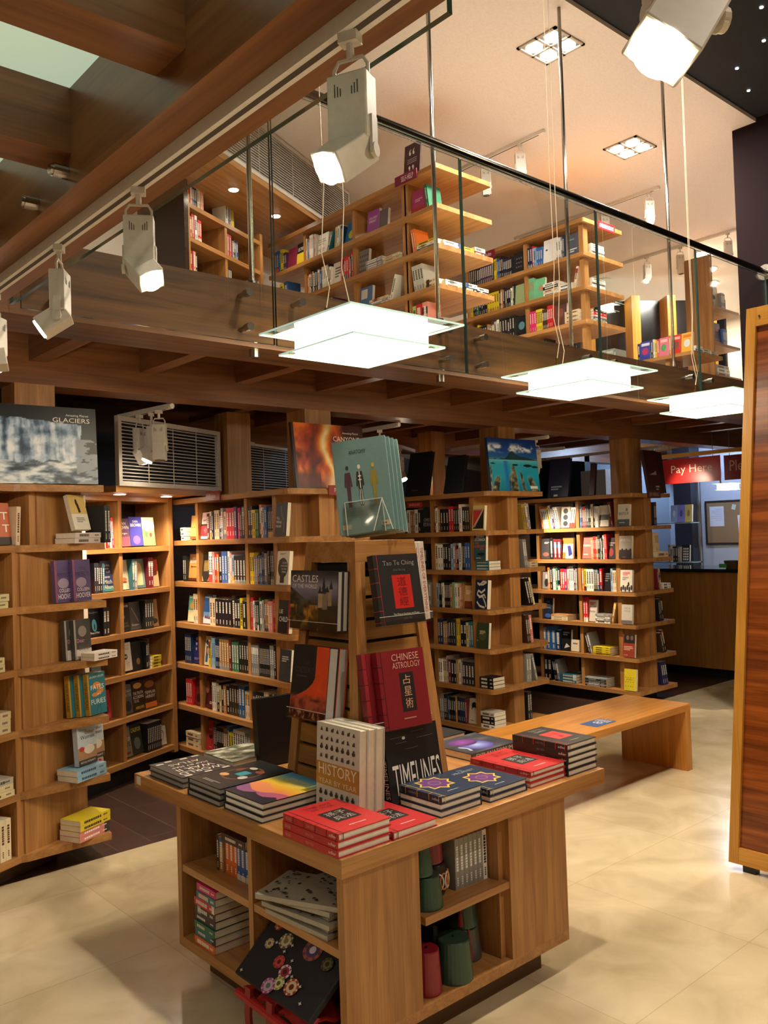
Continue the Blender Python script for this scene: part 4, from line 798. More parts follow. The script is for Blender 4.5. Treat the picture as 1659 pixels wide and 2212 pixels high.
HIS = [
 [[('L', 'OWWWYWPWW', -9), Fc('pale book with three black discs facing out on the top history shelf', 'd9c3b0', 0.10, 0.2, ('e', .5, .8, .28, .13, '1c1a1c'), ('e', .5, .5, .28, .13, '1c1a1c'), ('e', .5, .2, .28, .13, '1c1a1c')), ('L', 'WW', 10)], ['BKRRDDKKCKWW', Fc('cream pamphlet facing out on the top history shelf', 'c9bfae', 0.10, 0.195, ('r', 0, .3, 1, .55, '4a423a')), ('L', 'M', -8)], [Fc('white book titled Balfour facing out on the history bookcase end', 'd6d0c2', 0.122, 0.195, T('BALFOUR', .1, .50, .92, .64, '22201e'), ('r', 0, 0, 1, .3, '4c5c68'), ('e', .75, .74, .1, .08, '8a8478'), ('l', .15, .12, .85, .18, 1, 'd9d4c8'), d=0.0)]],
 [[Fc('dark grey book facing out at the start of the second history shelf', '3f3d40', 0.11, 0.205, ('l', .3, .7, .9, .8, 2, 'cfc6b9'), ('e', .5, .2, .35, .1, '8a5a4a')), 'KMM', Fc('white and orange book facing out on the second history shelf', 'e6ddd0', 0.12, 0.2, ('r', 0, .7, 1, 1, 'd9702c'), ('r', 0, .0, .3, .3, 'd9702c'), ('p', [(.45, .6), (.75, .62), (.95, .2), (.6, .1)], '2f3278'))], [Fc('salmon book facing out on the second history shelf', 'd0645a', 0.11, 0.205, T('ENDING', .12, .55, .85, .64), ('l', .15, .15, .85, .24, 1, 'efb0a0')), 'TTRROKKWKWRR', Fc('dark book with a red portrait facing out on the second history shelf', '2b2322', 0.085, 0.19, ('e', .4, .3, .3, .2, '8a2a2c'), ('l', .1, .6, .9, .8, 2, '9c8a7a'))], [Fc('sepia book titled Arab Fall facing out on the history bookcase end', 'b3a79b', 0.13, 0.205, T('ARAB FALL', .06, .76, .94, .88), ('r', 0, 0, 1, .28, '2a201d'), *[('e', .1+.16*k, .30+.05*(k % 2), .09, .1, '2f2522') for k in range(6)], ('l', .3, .05, .7, .1, 1, 'a03a34'), d=0.0)]],
 [[Fc('grey portrait book facing out on the third history shelf', '8b8782', 0.08, 0.2, ('e', .6, .3, .3, .2, '2b2929'), ('e', .6, .6, .2, .12, 'b9b4ac')), 'OKWWGKRRHSWWWPE'], ['OYWWWKKKNR', Fc('black book facing out on the third history shelf', '1b191a', 0.09, 0.205, ('l', .1, .4, .8, .8, 4, '6b645e')), 'LCC'], [Fc('cream book with Middle East in the title facing out on the history bookcase end', 'ddd3c2', 0.122, 0.195, ('l', .2, .74, .85, .92, 3, 'c9584e'), T('MIDDLE', .2, .62, .68, .69, '26221f'), T('EAST', .2, .53, .5, .60, '26221f'), *[('e', .1+.17*k, .12+.07*(k % 2), .08, .12, '3a2f2a') for k in range(6)], ('e', .7, .35, .07, .1, '2b2624'), d=0.0)]],
 [[Fc('navy book leaning on the fourth history shelf', '1f2638', 0.11, 0.2, T('ISIS', .35, .78, .68, .86, '8d93a4'), T('IRAN', .3, .64, .72, .72, '8d93a4'), T('ISRAEL', .2, .50, .8, .58, '8d93a4'), ('e', .5, .15, .35, .1, '3f5aa0')), ('S', 'CCT', 0.2, 0.018)], ['RR', Fc('white book with small red print facing out on the fourth history shelf', 'cbbfb0', 0.085, 0.2, ('l', .1, .76, .9, .9, 2, '9c4a44'), T('TRUMP', .1, .62, .9, .70, '2b2b2b'), T('PUTIN', .1, .42, .8, .50, '2b2b2b')), ('S', 'WEWE', 0.16, 0.02), ('L', 'T', 12)], [Fc('pale book dated 1914 1918 facing out on the history bookcase end', 'c4bbae', 0.11, 0.175, T('1914', .25, .76, .8, .86, '8a8074'), T('1918', .25, .62, .8, .72, '8a8074'), ('r', 0, 0, 1, .2, '6f665e'), d=0.0)]],
 [['EBBN', Fc('black book facing out on the fifth history shelf', '1a1a1c', 0.11, 0.2, ('l', .15, .7, .85, .9, 2, '8a8782'), ('p', [(.3, .1), (.5, .35), (.9, .2)], 'b9b4ac')), Fc('small cream book facing out on the fifth history shelf', 'cfc3ac', 0.09, 0.11, ('r', .2, .6, .8, .72, '6f6252'))], [('L', 'bE', -14), ('S', 'YYYY', 0.19, 0.018)], [Fc('rust red book with a dark photograph facing out on the history bookcase end', '99402f', 0.122, 0.205, ('r', .08, .62, 1, 1, '2b2422'), ('e', .4, .85, .12, .1, '7a5a44'), ('e', .75, .85, .12, .1, '7a5a44'), ('l', .1, .3, .9, .5, 3, 'd9a48c'), ('l', .1, .08, .6, .12, 1, 'd9a48c'), d=0.0)]],
 [['KK', ('L', 'KKE', -10), ('S', 'QQQ', 0.19, 0.026)], [('S', 'DEDEDE', 0.235, 0.013)], [Fc('yellow book facing out, bottom shelf of the history bookcase end', 'dcc52e', 0.122, 0.19, *[('e', .15+.2*(k % 4), .2+.2*(k//4), .03, .02, '6b6020') for k in range(12)], T('SECRETS', .2, .48, .7, .54, '5a5220'), d=0.0)]]]
for i, (a, b, e) in enumerate(HIS, 1):
    R_ = Row(**faceX(RX[0]), where='%s of the history bookcase' % SH(i), ref='far end', name='hardback_book', w=0.14, hr=(0.19, 0.23)); z = zt(i)
    R_.fill(-5.315, -4.885, z, a); R_.fill(-4.835, -4.46, z, b); R_.fill(-4.402, -4.258, z, e)
tipR = dict(r=(1, 0, 0), n=(0, -1, 0), O=(0, 4.24, 0))
TR = [[0.01, 'DD'], [('S', 'C', 0.19, 0.05)], [('L', 'MC', -6), ('S', 'WW', 0.14, 0.025)], [('L', 'KDK', -6)], [('L', 'bK', -16)], [('L', 'NNN', -10)]]
for i, it in enumerate(TR, 1): Row(**tipR, where='%s end, history bookcase' % SH(i), ref='post', name='hardback_book', hr=(0.19, 0.22), w=0.13, inset=0.03).fill(7.08, 7.32, zt(i), it, fit='loose' if i != 1 else 'loose')
Row(**tipR, where='on the flat cream book of the history bookcase', ref='post', name='hardback_book', hr=(0.17, 0.18), w=0.12, inset=0.04).fill(7.08, 7.3, zt(2)+0.051, [('L', 'CCC', -8)], fit='loose')
# corner bookcase
WZ = [0.12, 0.41, 0.69, 0.965, 1.245, 1.535]
CW = dict(O=WORG, r=CDIR, n=-NIN)
COR = [
 [['KK', ('S', 'CCCCC', 0.13, 0.026), ('L', 'RWR', -4)], [Fc('purple and pink thriller facing out on the top corner shelf', '5a3a58', 0.125, 0.19, T('DAN', .2, .78, .75, .88), T('BROWN', .05, .62, .95, .75), ('r', 0, 0, 1, .35, '8a4a5c'), T('Origin', .2, .42, .8, .5)), Fc('violet blue thriller facing out on the top corner shelf', '3a3a94', 0.125, 0.2, T('DAN', .3, .80, .7, .88), T('BROWN', .1, .66, .92, .77), ('e', .5, .2, .3, .15, '7a5a9c'), t=0.04), Fc('green and cream thriller facing out on the top corner shelf', '6f8a5c', 0.13, 0.2, ('r', 0, .6, 1, 1, 'd9d4b4'), T('BROWN', .2, .52, .95, .62), ('e', .3, .4, .12, .1, '4a6a3a'), ('e', .65, .38, .1, .08, 'b93a3a'))]],
 [[Fc('navy and red paperback facing out on the second corner shelf', '232a4c', 0.085, 0.19, T('itch', .1, .78, .7, .9), T('bom', .1, .60, .8, .72), ('r', 0, 0, 1, .4, 'b3252b')), 'DDKKQ', Fc('navy to green paperback facing out on the second corner shelf', '26345c', 0.105, 0.2, T('the first', .25, .82, .8, .9), T('phone', .2, .70, .7, .79), T('call', .45, .60, .8, .68), T('heaven', .2, .44, .75, .52), ('r', 0, 0, 1, .16, '3f8a86'), T('Mitch', .2, .25, .9, .38, 'd9dcae'), T('Albom', .2, .08, .95, .21, 'd9dcae'))], [Fc('cream paperback with an oval facing out on the second corner shelf', 'dccba8', 0.10, 0.2, ('l', .1, .55, .6, .9, 4, '8a7a64'), ('e', .55, .35, .3, .06, 'b9783c'), ('r', .1, .22, .8, .28, '8a2a24')), 'QE', Fc('teal paperback with a pale arch facing out on the second corner shelf', '6f8f88', 0.11, 0.2, ('r', .2, .1, .8, .6, 'cdbb8c'), ('e', .5, .6, .3, .28, 'cdbb8c'), ('r', .05, .0, .95, .1, '4f6f68')), 'MM', Fc('red and sand paperback facing out on the second corner shelf', 'c9a47c', 0.09, 0.19, ('r', 0, .55, 1, 1, 'b93a34'), ('e', .5, .5, .35, .1, '6b2a24'))]],
 [[Fc('olive dark thriller facing out on the third corner shelf', '34362a', 0.06, 0.19, T('PARK', .1, .18, .9, .30)), Fc('black thriller with a blue glow facing out on the third corner shelf', '15181c', 0.10, 0.2, ('e', .5, .35, .22, .2, '4f9cb9'), ('e', .5, .3, .05, .1, '15181c'), T('Slaughter', .1, .72, .9, .8, '9aa4ac'), T('Pieces of Her', .1, .08, .9, .15)), 'KK'], [Fc('black thriller with white author line facing out on the third corner shelf', '1d1a18', 0.105, 0.19, T('SLAUGHTER', .06, .84, .95, .92), ('e', .5, .5, .05, .05, '8a7a54'), T('THE GOOD', .2, .24, .8, .31, '8f7a54'), T('DAUGHTER', .12, .14, .88, .21, '8f7a54')), Fc('grey thriller with a white signature facing out on the third corner shelf', '4a4a4a', 0.105, 0.19, ('s', [(.2, .8), (.8, .25)], .01, 'cfcac0'), T('Serpent', .1, .12, .8, .22)), 'KKKK', Fc('tan paperback with a dark car facing out on the third corner shelf', '9c7450', 0.09, 0.19, ('e', .5, .2, .4, .1, '2b2724'))]],
 [[Fc('dark thriller with big white letters facing out on the fourth corner shelf', '202022', 0.075, 0.18, T('RED', .1, .28, .6, .4), T('ORANGE', .1, .12, .9, .24)), Fc('grey thriller with orange title facing out on the fourth corner shelf', '55606a', 0.085, 0.175, T('DEAD', .1, .45, .9, .6, 'c9784a'), ('e', .4, .2, .3, .1, '8a8f94'))], [Fc('fat white horror paperback facing out on the fourth corner shelf', 'e0dbd2', 0.115, 0.19, T('STEPHEN', .1, .86, .9, .94, 'b9a49c'), T('KING', .22, .74, .8, .83, '8f6f66'), ('e', .5, .5, .16, .1, '2b2928'), ('e', .45, .5, .04, .04, 'e0dbd2'), ('e', .56, .5, .04, .04, 'e0dbd2'), T('IT', .58, .14, .82, .30, 'b0aca4'), t=0.06, n=1), Fc('dark thriller in shade facing out on the fourth corner shelf', '242528', 0.10, 0.19, ('e', .6, .3, .2, .12, '8a6a3a')), 'Kb', ('S', 'YYYY', 0.10, 0.02)]],
 [[Fc('slate paperback facing out on the fifth corner shelf', '35505c', 0.07, 0.18, ('l', .1, .2, .8, .4, 2, '9ab0b4')), Fc('yellow and black paperback facing out on the fifth corner shelf', '22211c', 0.07, 0.16, ('r', 0, .62, 1, 1, 'c9b62c'), T('J. D.', .1, .66, .8, .82, '22211c'), T('ROBB', .1, .40, .95, .58, 'c9b62c')), Fc('red thriller with a white tag facing out on the fifth corner shelf', 'b02830', 0.10, 0.19, ('r', .15, .7, .5, .88, 'cf8a84'), ('e', .5, .35, .25, .16, '2b1618'), ('r', .4, .05, .9, .22, 'd84a58'))], [Fc('grey thriller with silver title facing out on the fifth corner shelf', '5a5c5e', 0.11, 0.195, T('TERMAN', .05, .72, .95, .82, 'b9bcbc'), T('TEXTE', .05, .58, .95, .68, 'b9bcbc'), ('e', .6, .25, .3, .18, '2c3034')), Fc('brown novel with white and yellow title facing out on the fifth corner shelf', '3b2a20', 0.12, 0.2, ('e', .5, .85, .35, .1, 'b98a4a'), T('THE TRUTH', .08, .55, .92, .65), T('ACCORDING', .05, .42, .95, .52), T('TO US', .1, .29, .5, .39), T('ARROWS', .2, .06, .9, .16, 'd9c04a')), Fc('brown and orange novel facing out on the fifth corner shelf', '3f2a1e', 0.12, 0.2, T('TEMPLAR', .05, .48, .95, .58), T('HERESY', .1, .34, .9, .44), ('r', 0, 0, 1, .18, 'c9702c'), ('e', .5, .8, .4, .12, '8a5a30'))]],
 [[0.06, Fc('pale thriller titled The Missing Hours facing out on the bottom corner shelf', 'c9bda6', 0.11, 0.2, T('THE', .15, .72, .5, .80, 'b3302a'), T('MISSING', .05, .56, .95, .68, 'b3302a'), T('HOURS', .05, .40, .95, .53, '2a3a48'), ('e', .7, .2, .13, .08, 'c22f2c'), ('l', .2, .04, .9, .09, 1, '6b6052'), tilt=10)], [Fc('grey thriller titled Root of Evil facing out on the bottom corner shelf', '7d7669', 0.10, 0.2, T('ROOT OF', .08, .52, .92, .64), T('EVIL', .25, .34, .92, .48, '1d1b1a'), ('r', .2, .08, .8, .16, '7a2a22'), tilt=10), Fc('dark paperback with yellow letters facing out on the bottom corner shelf', '33342c', 0.105, 0.2, T('CALIFOR', .05, .74, .98, .88, 'd9c83a'), ('e', .5, .35, .3, .2, '6b6e62'), tilt=10), 'KKKKKKKK', Fc('white paperback with a sketched face, bottom corner shelf', 'd2cabc', 0.09, 0.13, ('e', .5, .55, .25, .28, '8f8a80'), ('e', .5, .5, .18, .22, 'd2cabc'))]]]
for i, (a, b) in enumerate(COR, 1):
    R_ = Row(**CW, where='%s of the corner bookcase' % SH(i), ref='lit post', inset=0.02); z = WZ[6-i]+ST
    R_.fill(-0.015, 0.285, z, a, fit='loose'); R_.fill(0.33, 0.79, z, b, fit='loose')
# wedge-ended case: left bay seen at the frame edge, and the wedge fronts
LW = dict(O=P0, r=CDIR, n=-NIN)
EDG = [[Fc('orange and black book facing out at the frame edge, top shelf', 'b9582e', 0.12, 0.2, T('T', .55, .6, .9, .78), T('T', .6, .3, .95, .48), ('r', 0, 0, 1, .18, '2b1a14')), ('L', 'C', 3)], [('S', 'CC', 0.2, 0.033)], [('L', 'D', 10), ('S', 'CC', 0.15, 0.033)], [('S', 'CCC', 0.2, 0.033)], [('S', 'CCe', 0.21, 0.028)], ['CC']]
for i, it in enumerate(EDG, 1):
    wd = {1: 0.17, 3: 0.26, 6: 0.08}.get(i, 0.215); e = -0.05 if i > 1 else 0.04
    Row(**LW, where='%s of the frame-edge bookcase' % SH(i), ref='frame edge', inset=0.03).fill(e-wd, e, zt(i), it, fit='loose')
def L_(i, inset=-0.14): return Row(**LW, where='%s of the frame-edge wedge' % SH(i), ref='upright', inset=inset)
FLAT = -0.233
L_(1, FLAT).fill(0.20, 0.40, zt(1), [('S', 'ee', 0.185, 0.026)]); L_(1).fill(0.235, 0.40, zt(1)+0.0545, [Fc('white and yellow paperback with a dark figure propped on two flat books', 'd8d2c2', 0.11, 0.185, ('r', 0, .45, 1, 1, 'cbb06a'), ('e', .45, .78, .07, .1, '3a1c14'), ('p', [(.4, .75), (.55, .75), (.62, .5), (.48, .48)], '3a1c14'), ('l', .25, .2, .8, .36, 3, '8a8478'), tilt=16, d=-0.115)])
L_(1).fill(0.415, 0.46, zt(1), ['DD'])
pf = [('e', .45, .45, .3, .12, '9c8aa0'), ('r', 0, 0, .12, 1, '8a4a68'), T('YOUR', .35, .74, .75, .83, '4a3a5c'), T('PERFECTS', .12, .60, .94, .70, '2a2438'), T('COLLEEN', .2, .24, .88, .32), T('HOOVER', .14, .08, .94, .20)]
L_(2).fill(0.265, 0.40, zt(2), [Fc('purple romance paperback titled Your Perfects facing out on the wedge shelf', '5a4a78', 0.122, 0.21, *pf, d=-0.068, tilt=3, t=0.022)])
L_(2).fill(0.17, 0.30, zt(2), [Fc('second purple romance paperback half hidden behind its twin', '5a4a78', 0.122, 0.21, *pf, d=-0.042, tilt=3, t=0.022)])
for q, (x, dd) in enumerate(((0.262, -0.07), (0.228, -0.042))): L_(3).fill(x, x+0.13, zt(3), [Fc('grey and white romance paperback facing out on the wedge shelf, %s' % ('front copy' if q == 0 else 'copy behind'), '4a4644', 0.115, 0.2, ('r', 0, 0, 1, .25, 'cfc6bc'), ('e', .5, .7, .25, .14, '8a7f78'), T('Dear', .15, .42, .6, .52, 'c98aa0'), T('Steel', .25, .22, .85, .34, '6b5a58'), ('r', 0, 0, .1, 1, '9c948c'), d=dd, t=0.025, tilt=3)])
r3 = L_(3, -0.30); r3.w = 0.09; r3.fill(0.27, 0.45, zt(3), [('S', 'WW', 0.17, 0.018)])
ff = [('r', .07, 0, 1, 1, '2f7482'), T('LAUREN GROFF', .12, .88, .92, .93), ('e', .5, .7, .22, .08, 'cf8236'), ('e', .68, .55, .2, .06, 'cf8236'), ('e', .4, .48, .2, .05, 'cf8236'), T('FATES', .16, .60, .9, .71), T('and', .5, .46, .7, .52), T('FURIES', .14, .25, .94, .37), ('s', [(.4, .05), (.55, .22)], .008, '1d3038'), ('s', [(.7, .05), (.6, .22)], .008, '1d3038')]
for q, (x, dd, nm) in enumerate(((0.315, -0.105, 'front copy'), (0.283, -0.074, 'middle copy'), (0.25, -0.043, 'rear copy'))):
    L_(4).fill(x, x+0.14, zt(4), [Fc('mustard-spined teal novel Fates and Furies on the wedge shelf, %s' % nm, 'b98f2e', 0.125, 0.21, *(ff if q == 0 else ff[:1]), tilt=4, d=dd, t=0.028, spine=('FATES AND FURIES', .15, .8, '3a3020'))])
of = [('r', 0, 0, 1, .14, '3a3432'), ('r', 0, .14, 1, .45, 'a8805c'), ('e', .6, .38, .28, .12, 'd9d2c6'), ('e', .2, .42, .14, .06, 'b0352e'), T('Those', .1, .88, .5, .95, '5a6470'), T('Other', .4, .78, .92, .87, '7a5a54'), T('Women', .15, .66, .9, .76, '33424f'), T('NICOLA MORIARTY', .1, .05, .9, .10)]
L_(5, FLAT).fill(0.18, 0.40, zt(5), [('S', 'LL', 0.21, 0.028)])
L_(5).fill(0.24, 0.375, zt(5)+0.0585, [Fc('pale blue novel with teacups standing on two flat copies', 'b9c6d2', 0.128, 0.192, *of, tilt=4, d=-0.10, t=0.03)]); L_(5).fill(0.34, 0.475, zt(5)+0.0585, [Fc('second pale blue novel with teacups, partly hidden behind the first', 'b9c6d2', 0.124, 0.188, *of, tilt=4, d=-0.062, t=0.03)])
L_(6, FLAT).fill(0.19, 0.41, zt(6), [('S', 'SSYY', 0.215, 0.026)])
# gallery rows (far away: spines only, hardbacks)
def gal(x0, bays, data, where, ref):
    for i, cells in data:
        R_ = Row(**faceX(x0), where='%s of the %s' % (SH(i), where), ref=ref, name='hardback_book', w=0.14, hr=(0.17, 0.215))
        for bay, it in zip(bays, cells): R_.fill(bay[0], bay[1], GZ[5-i]+ST, it, fit='loose' if it and not isinstance(it[0], str) else True)
def Fg(lab, c, w=0.13, h=0.19, *art, **k): return Fc(lab, c, w, h, *art, **k)
gal(4.34, [(-6.37, -5.9), (-5.855, -5.24), (-5.195, -4.62), (-4.565, -4.26)], [
 (1, [['YlBBGYYPP', Fg('purple and red book facing out in the gallery corner bay', '8a2a48'), Fg('black and yellow book facing out in the gallery corner bay', '1c1a18', .12, .2, ('r', 0, 0, 1, .55, 'd9b92c'), T('SECRET', .1, .65, .9, .8))], ['WBTEWWWWWRW', Fg('white book with scattered print facing out among self-help spines', 'ebe6dc', .15, .19, ('l', .1, .5, .8, .8, 3, 'a09a90'), T('MESSY', .1, .2, .7, .35, '5a5650')), ('L', 'Q', 24), ('L', 'CW', 8), 'WNN', Fg('bright blue book with a yellow oval facing out on the self-help shelf', '2b7fc0', .14, .19, ('e', .5, .4, .25, .2, 'd9cf3a'), tilt=14)], [0.12, Fg('violet book titled Stillness Speaks facing out on the self-help shelf', '9c4aa0', .14, .19, T('STILLNESS', .15, .62, .85, .72), T('SPEAKS', .15, .48, .75, .58)), Fg('grey book facing out beside the violet one', '6b5f66', .1, .16)], [Fg('magenta book facing out near the self-help corner', 'a83a6c', .15, .185, ('l', .25, .5, .8, .65, 2, 'd9a4bc'), ('r', 0, 0, 1, .3, 'b3303c')), ('L', 'G', -8)]]),
 (2, [['TTYB'], ['OWKWKKEWBWWWWKW', Fg('white book with scrawled title leaning among self-help spines', 'e2dcd2', .13, .19, ('l', .2, .3, .8, .8, 4, '6b625a')), 'RMRRWbR'], [Fg('speckled grey book facing out on the second self-help shelf', '77736f', .12, .2, *[('e', .15+.18*(k % 5), .15+.2*(k//5), .05, .05, '3a3836') for k in range(20)]), ('S', 'EEEEE', .2, .016), ('S', 'CCC', .2, .018)], [('L', 'OO', -8), ('S', 'QWY', .19, .02)]]),
 (3, [['KKT'], [0.3, 'ePO'], [Fg('blue book with a pasted label facing out on the third self-help shelf', '4a6f9c', .15, .19, ('r', .1, .5, .6, .9, 'c4beb4')), ('S', 'WEC', .22, .018), ('L', 'W', 20)], [('L', 'eeee', -8), ('S', 'CC', .12, .03)]]),
 (4, [[], [], [0.3, 'RR'], ['lRS']])], 'self-help case', 'vent side')
Row(r=(1, 0, 0), n=(0, -1, 0), O=(0, 4.24, 0), where='second shelf end of the self-help case', ref='rod', name='hardback_book', inset=0.05).fill(4.42, 4.9, GZ[3]+ST, [('S', 'WW', .2, .025), ('S', 'YY', .12, .02), ('S', 'RW', .12, .03)])
Row(r=(1, 0, 0), n=(0, -1, 0), O=(0, 4.24, 0), where='third shelf end of the self-help case', ref='rod', name='hardback_book', inset=0.05).fill(4.42, 4.92, GZ[2]+ST, [('S', 'CW', .2, .025), ('S', 'KW', .14, .03), ('S', 'KW', .13, .025)])
gal(6.1, [(-5.595, -4.925), (-4.88, -4.32)], [
 (1, [['KKKKDDPPPPPPKYYBBKKNNDDDK', Fg('black patterned book facing out on the top young adult shelf', '1f2126', .13, .2, *[('e', .3+.2*(k % 3), .3+.2*(k//3), .06, .04, '6b6f7a') for k in range(9)])], ['NNRLBBB', Fg('plain white book facing out on the top young adult shelf', 'eeeae4', .15, .22, ('r', .15, .55, .3, .62, '4a4a4a')), 'WWEN', Fg('slate book with pale letters facing out on the top young adult shelf', '4c5260', .14, .2, ('l', .15, .15, .85, .35, 2, 'cfcfc8'), ('l', .2, .7, .8, .8, 1, '8a8f9a'))]]),
 (2, [['YYKDGKNKKYYYYYKTKDKKWK', Fg('pale green book facing out on the second young adult shelf', '9caa78', .12, .19)], ['gggg', Fg('mint green book facing out on the second young adult shelf', '6fb98a', .11, .19, ('e', .6, .5, .25, .15, 'b8846a')), ('S', 'WCKW', .17, .028), ('S', 'WW', .14, .03), ('L', 'C', 12)]]),
 (3, [['STlYKKKKTEbeWKKKDKK', Fg('black book with a blue globe facing out on the third young adult shelf', '1a1c20', .12, .19, ('e', .5, .5, .3, .2, '5a8a94'))], ['HHHYYYYbbbbRRR', Fg('brown paisley book facing out on the third young adult shelf', '5a3a30', .13, .2, ('e', .5, .6, .25, .2, '7a4a3e'), ('e', .4, .3, .2, .12, '6b4238')), ('S', 'CCC', .16, .035)]]),
 (4, [['KKK'], [0.1, 'KDK']])], 'young-adult case', 'far end')
for i, z, it in ((1, GZ[4], [('S', 'WeWeW', .2, .02)]), (2, GZ[3], [('S', 'eWeWe', .2, .018)]), (3, GZ[2], [('S', 'CQSRK', .2, .022)])):
    Row(r=(1, 0, 0), n=(0, -1, 0), O=(0, 4.24, 0), where='%s end, young-adult case' % SH(i), ref='corner', name='hardback_book', inset=0.05).fill(6.24, 6.5, z+ST, it)
GC = [('K', 'OKBTTS'), ('W', 'TSRTY')]
WG = dict(O=WORG, r=CDIR, n=-NIN)
for i, z, a, b in ((1, 4.14, 'ROBKKWTSS', 'WPPYY'), (2, 3.88, 'WTRWERR', 'LRREKEB'), (3, 3.61, 'bRSK', 'KKK')):
    R_ = Row(**WG, where='%s of the gallery corner case' % SH(i), ref='end panel', name='hardback_book', hr=(0.15, 0.2), inset=0.02); R_.fill(1.15, 1.5, z+ST, [a], fit='loose'); R_.fill(1.66, 2.05, z+ST, [b], fit='loose')
# children's books at the far wall and on the low unit
fw = (0.80, -0.6, 0); fn = (-0.6, -0.8, 0)
R_ = Row(r=(0, -1, 0), n=(-1, 0, 0), O=(8.0, 0, 0), where='the top of the low gallery unit', ref='far end', name='hardback_book', inset=0.06, w=0.2, hr=(0.19, 0.21))
def kid(n, c, c2, c3, w=0.125): return Fg('%s picture book facing out on the low gallery unit' % n, c, w, .2, ('e', .5, .45, .3, .2, c2), ('r', .12, .75, .88, .9, c3), tilt=8)
R_.fill(-5.62, -5.0, 3.346, [('L', 'EWW', -10), kid('pale leafy', 'c4cbb0', '6f8a5c', 'a08a5a', .1), kid('sage', '9cae9a', '7a4a3a', 'cfd6c4', .11), 'E'], fit='loose')
R_.fill(-4.98, -4.62, 3.346, ['N', kid('alphabet blue', '3a4a9c', 'b93a6c', 'd9d4e6'), 'NW', 'Y', 'R', kid('pink', 'd9708a', '4a9c5a', 'e6b9a4', .1)]); R_.fill(-4.61, -4.33, 3.346, ['O', kid('red', 'c9302a', '7a4a44', 'e0a090', .11), kid('golden', 'e0a83a', 'cfd0d0', 'd0702c', .12)], fit='loose')
R_ = Row(r=(1, 0, 0), n=(0, -1, 0), O=(0, 4.31, 0), where='open end of the low gallery unit top', ref='corner', name='hardback_book', inset=0.04, w=0.18); R_.fill(8.08, 8.56, 3.346, [('S', 'BW', .14, .03), ('S', 'WW', .16, .022), ('S', 'eW', .12, .02)])
R_ = Row(r=(0, -1, 0), n=(-1, 0, 0), O=(8.0, 0, 0), where='the low gallery unit\'s upper shelf', ref='far end', name='hardback_book', inset=0.05); R_.fill(-5.2, -4.65, 3.096, ['EKWE', ('S', 'WR', .2, .05)], fit='loose')
R_ = Row(r=(1, 0, 0), n=(0, -1, 0), O=(9.0, 4.55, 0), where='the narrow gallery bookcase', ref='outer side', name='hardback_book', inset=0.03)
R_.fill(-0.05, 0.42, 3.98, [Fg('cream animal book facing out on the narrow gallery bookcase', 'd6cfc0', .2, .26, ('e', .5, .5, .15, .1, '3a3632'), ('e', .3, .25, .12, .08, '5a4a40')), 'EED'], fit='loose'); R_.fill(-0.05, 0.42, 3.58, [Fg('bright patterned children\'s book facing out on the narrow gallery bookcase', '3a3a6c', .22, .25, ('e', .2, .6, .12, .1, 'c9b93a'), ('e', .7, .7, .15, .1, 'b93a5c'), ('r', .2, .3, .8, .6, '2b2b5a'), ('r', 0, 0, 1, .15, 'c9503a')), 'BBBB'], fit='loose'); R_.fill(-0.05, 0.42, 3.23, [('S', 'eWe', .3, .04)], fit='loose'); R_.fill(-0.05, 0.42, 2.93, [('L', 'LWE', 20)], fit='loose')
# ---------------------------------------------------------------- pictures printed on big covers
def p_glacier(u, v):  # print colours brightened to stand in for spotlighting on the cover
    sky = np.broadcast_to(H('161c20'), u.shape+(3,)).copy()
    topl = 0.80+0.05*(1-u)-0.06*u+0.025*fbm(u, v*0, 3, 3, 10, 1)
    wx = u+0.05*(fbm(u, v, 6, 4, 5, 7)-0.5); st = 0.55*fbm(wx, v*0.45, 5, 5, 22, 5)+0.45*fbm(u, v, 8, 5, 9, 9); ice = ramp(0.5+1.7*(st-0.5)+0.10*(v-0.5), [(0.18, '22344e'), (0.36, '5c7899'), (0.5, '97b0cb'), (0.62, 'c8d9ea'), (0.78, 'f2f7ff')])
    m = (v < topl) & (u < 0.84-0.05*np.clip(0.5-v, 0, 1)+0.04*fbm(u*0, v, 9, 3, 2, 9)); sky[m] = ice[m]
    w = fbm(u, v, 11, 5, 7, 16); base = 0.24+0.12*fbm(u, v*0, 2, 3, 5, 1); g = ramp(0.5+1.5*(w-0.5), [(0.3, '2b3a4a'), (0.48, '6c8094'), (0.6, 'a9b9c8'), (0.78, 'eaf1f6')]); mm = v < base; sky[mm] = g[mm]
    f = (u > 0.8) & (v < 0.58) & (fbm(u, v, 14, 4, 5, 14) > 0.53); sky[f] = H('8d99a6'); return sky
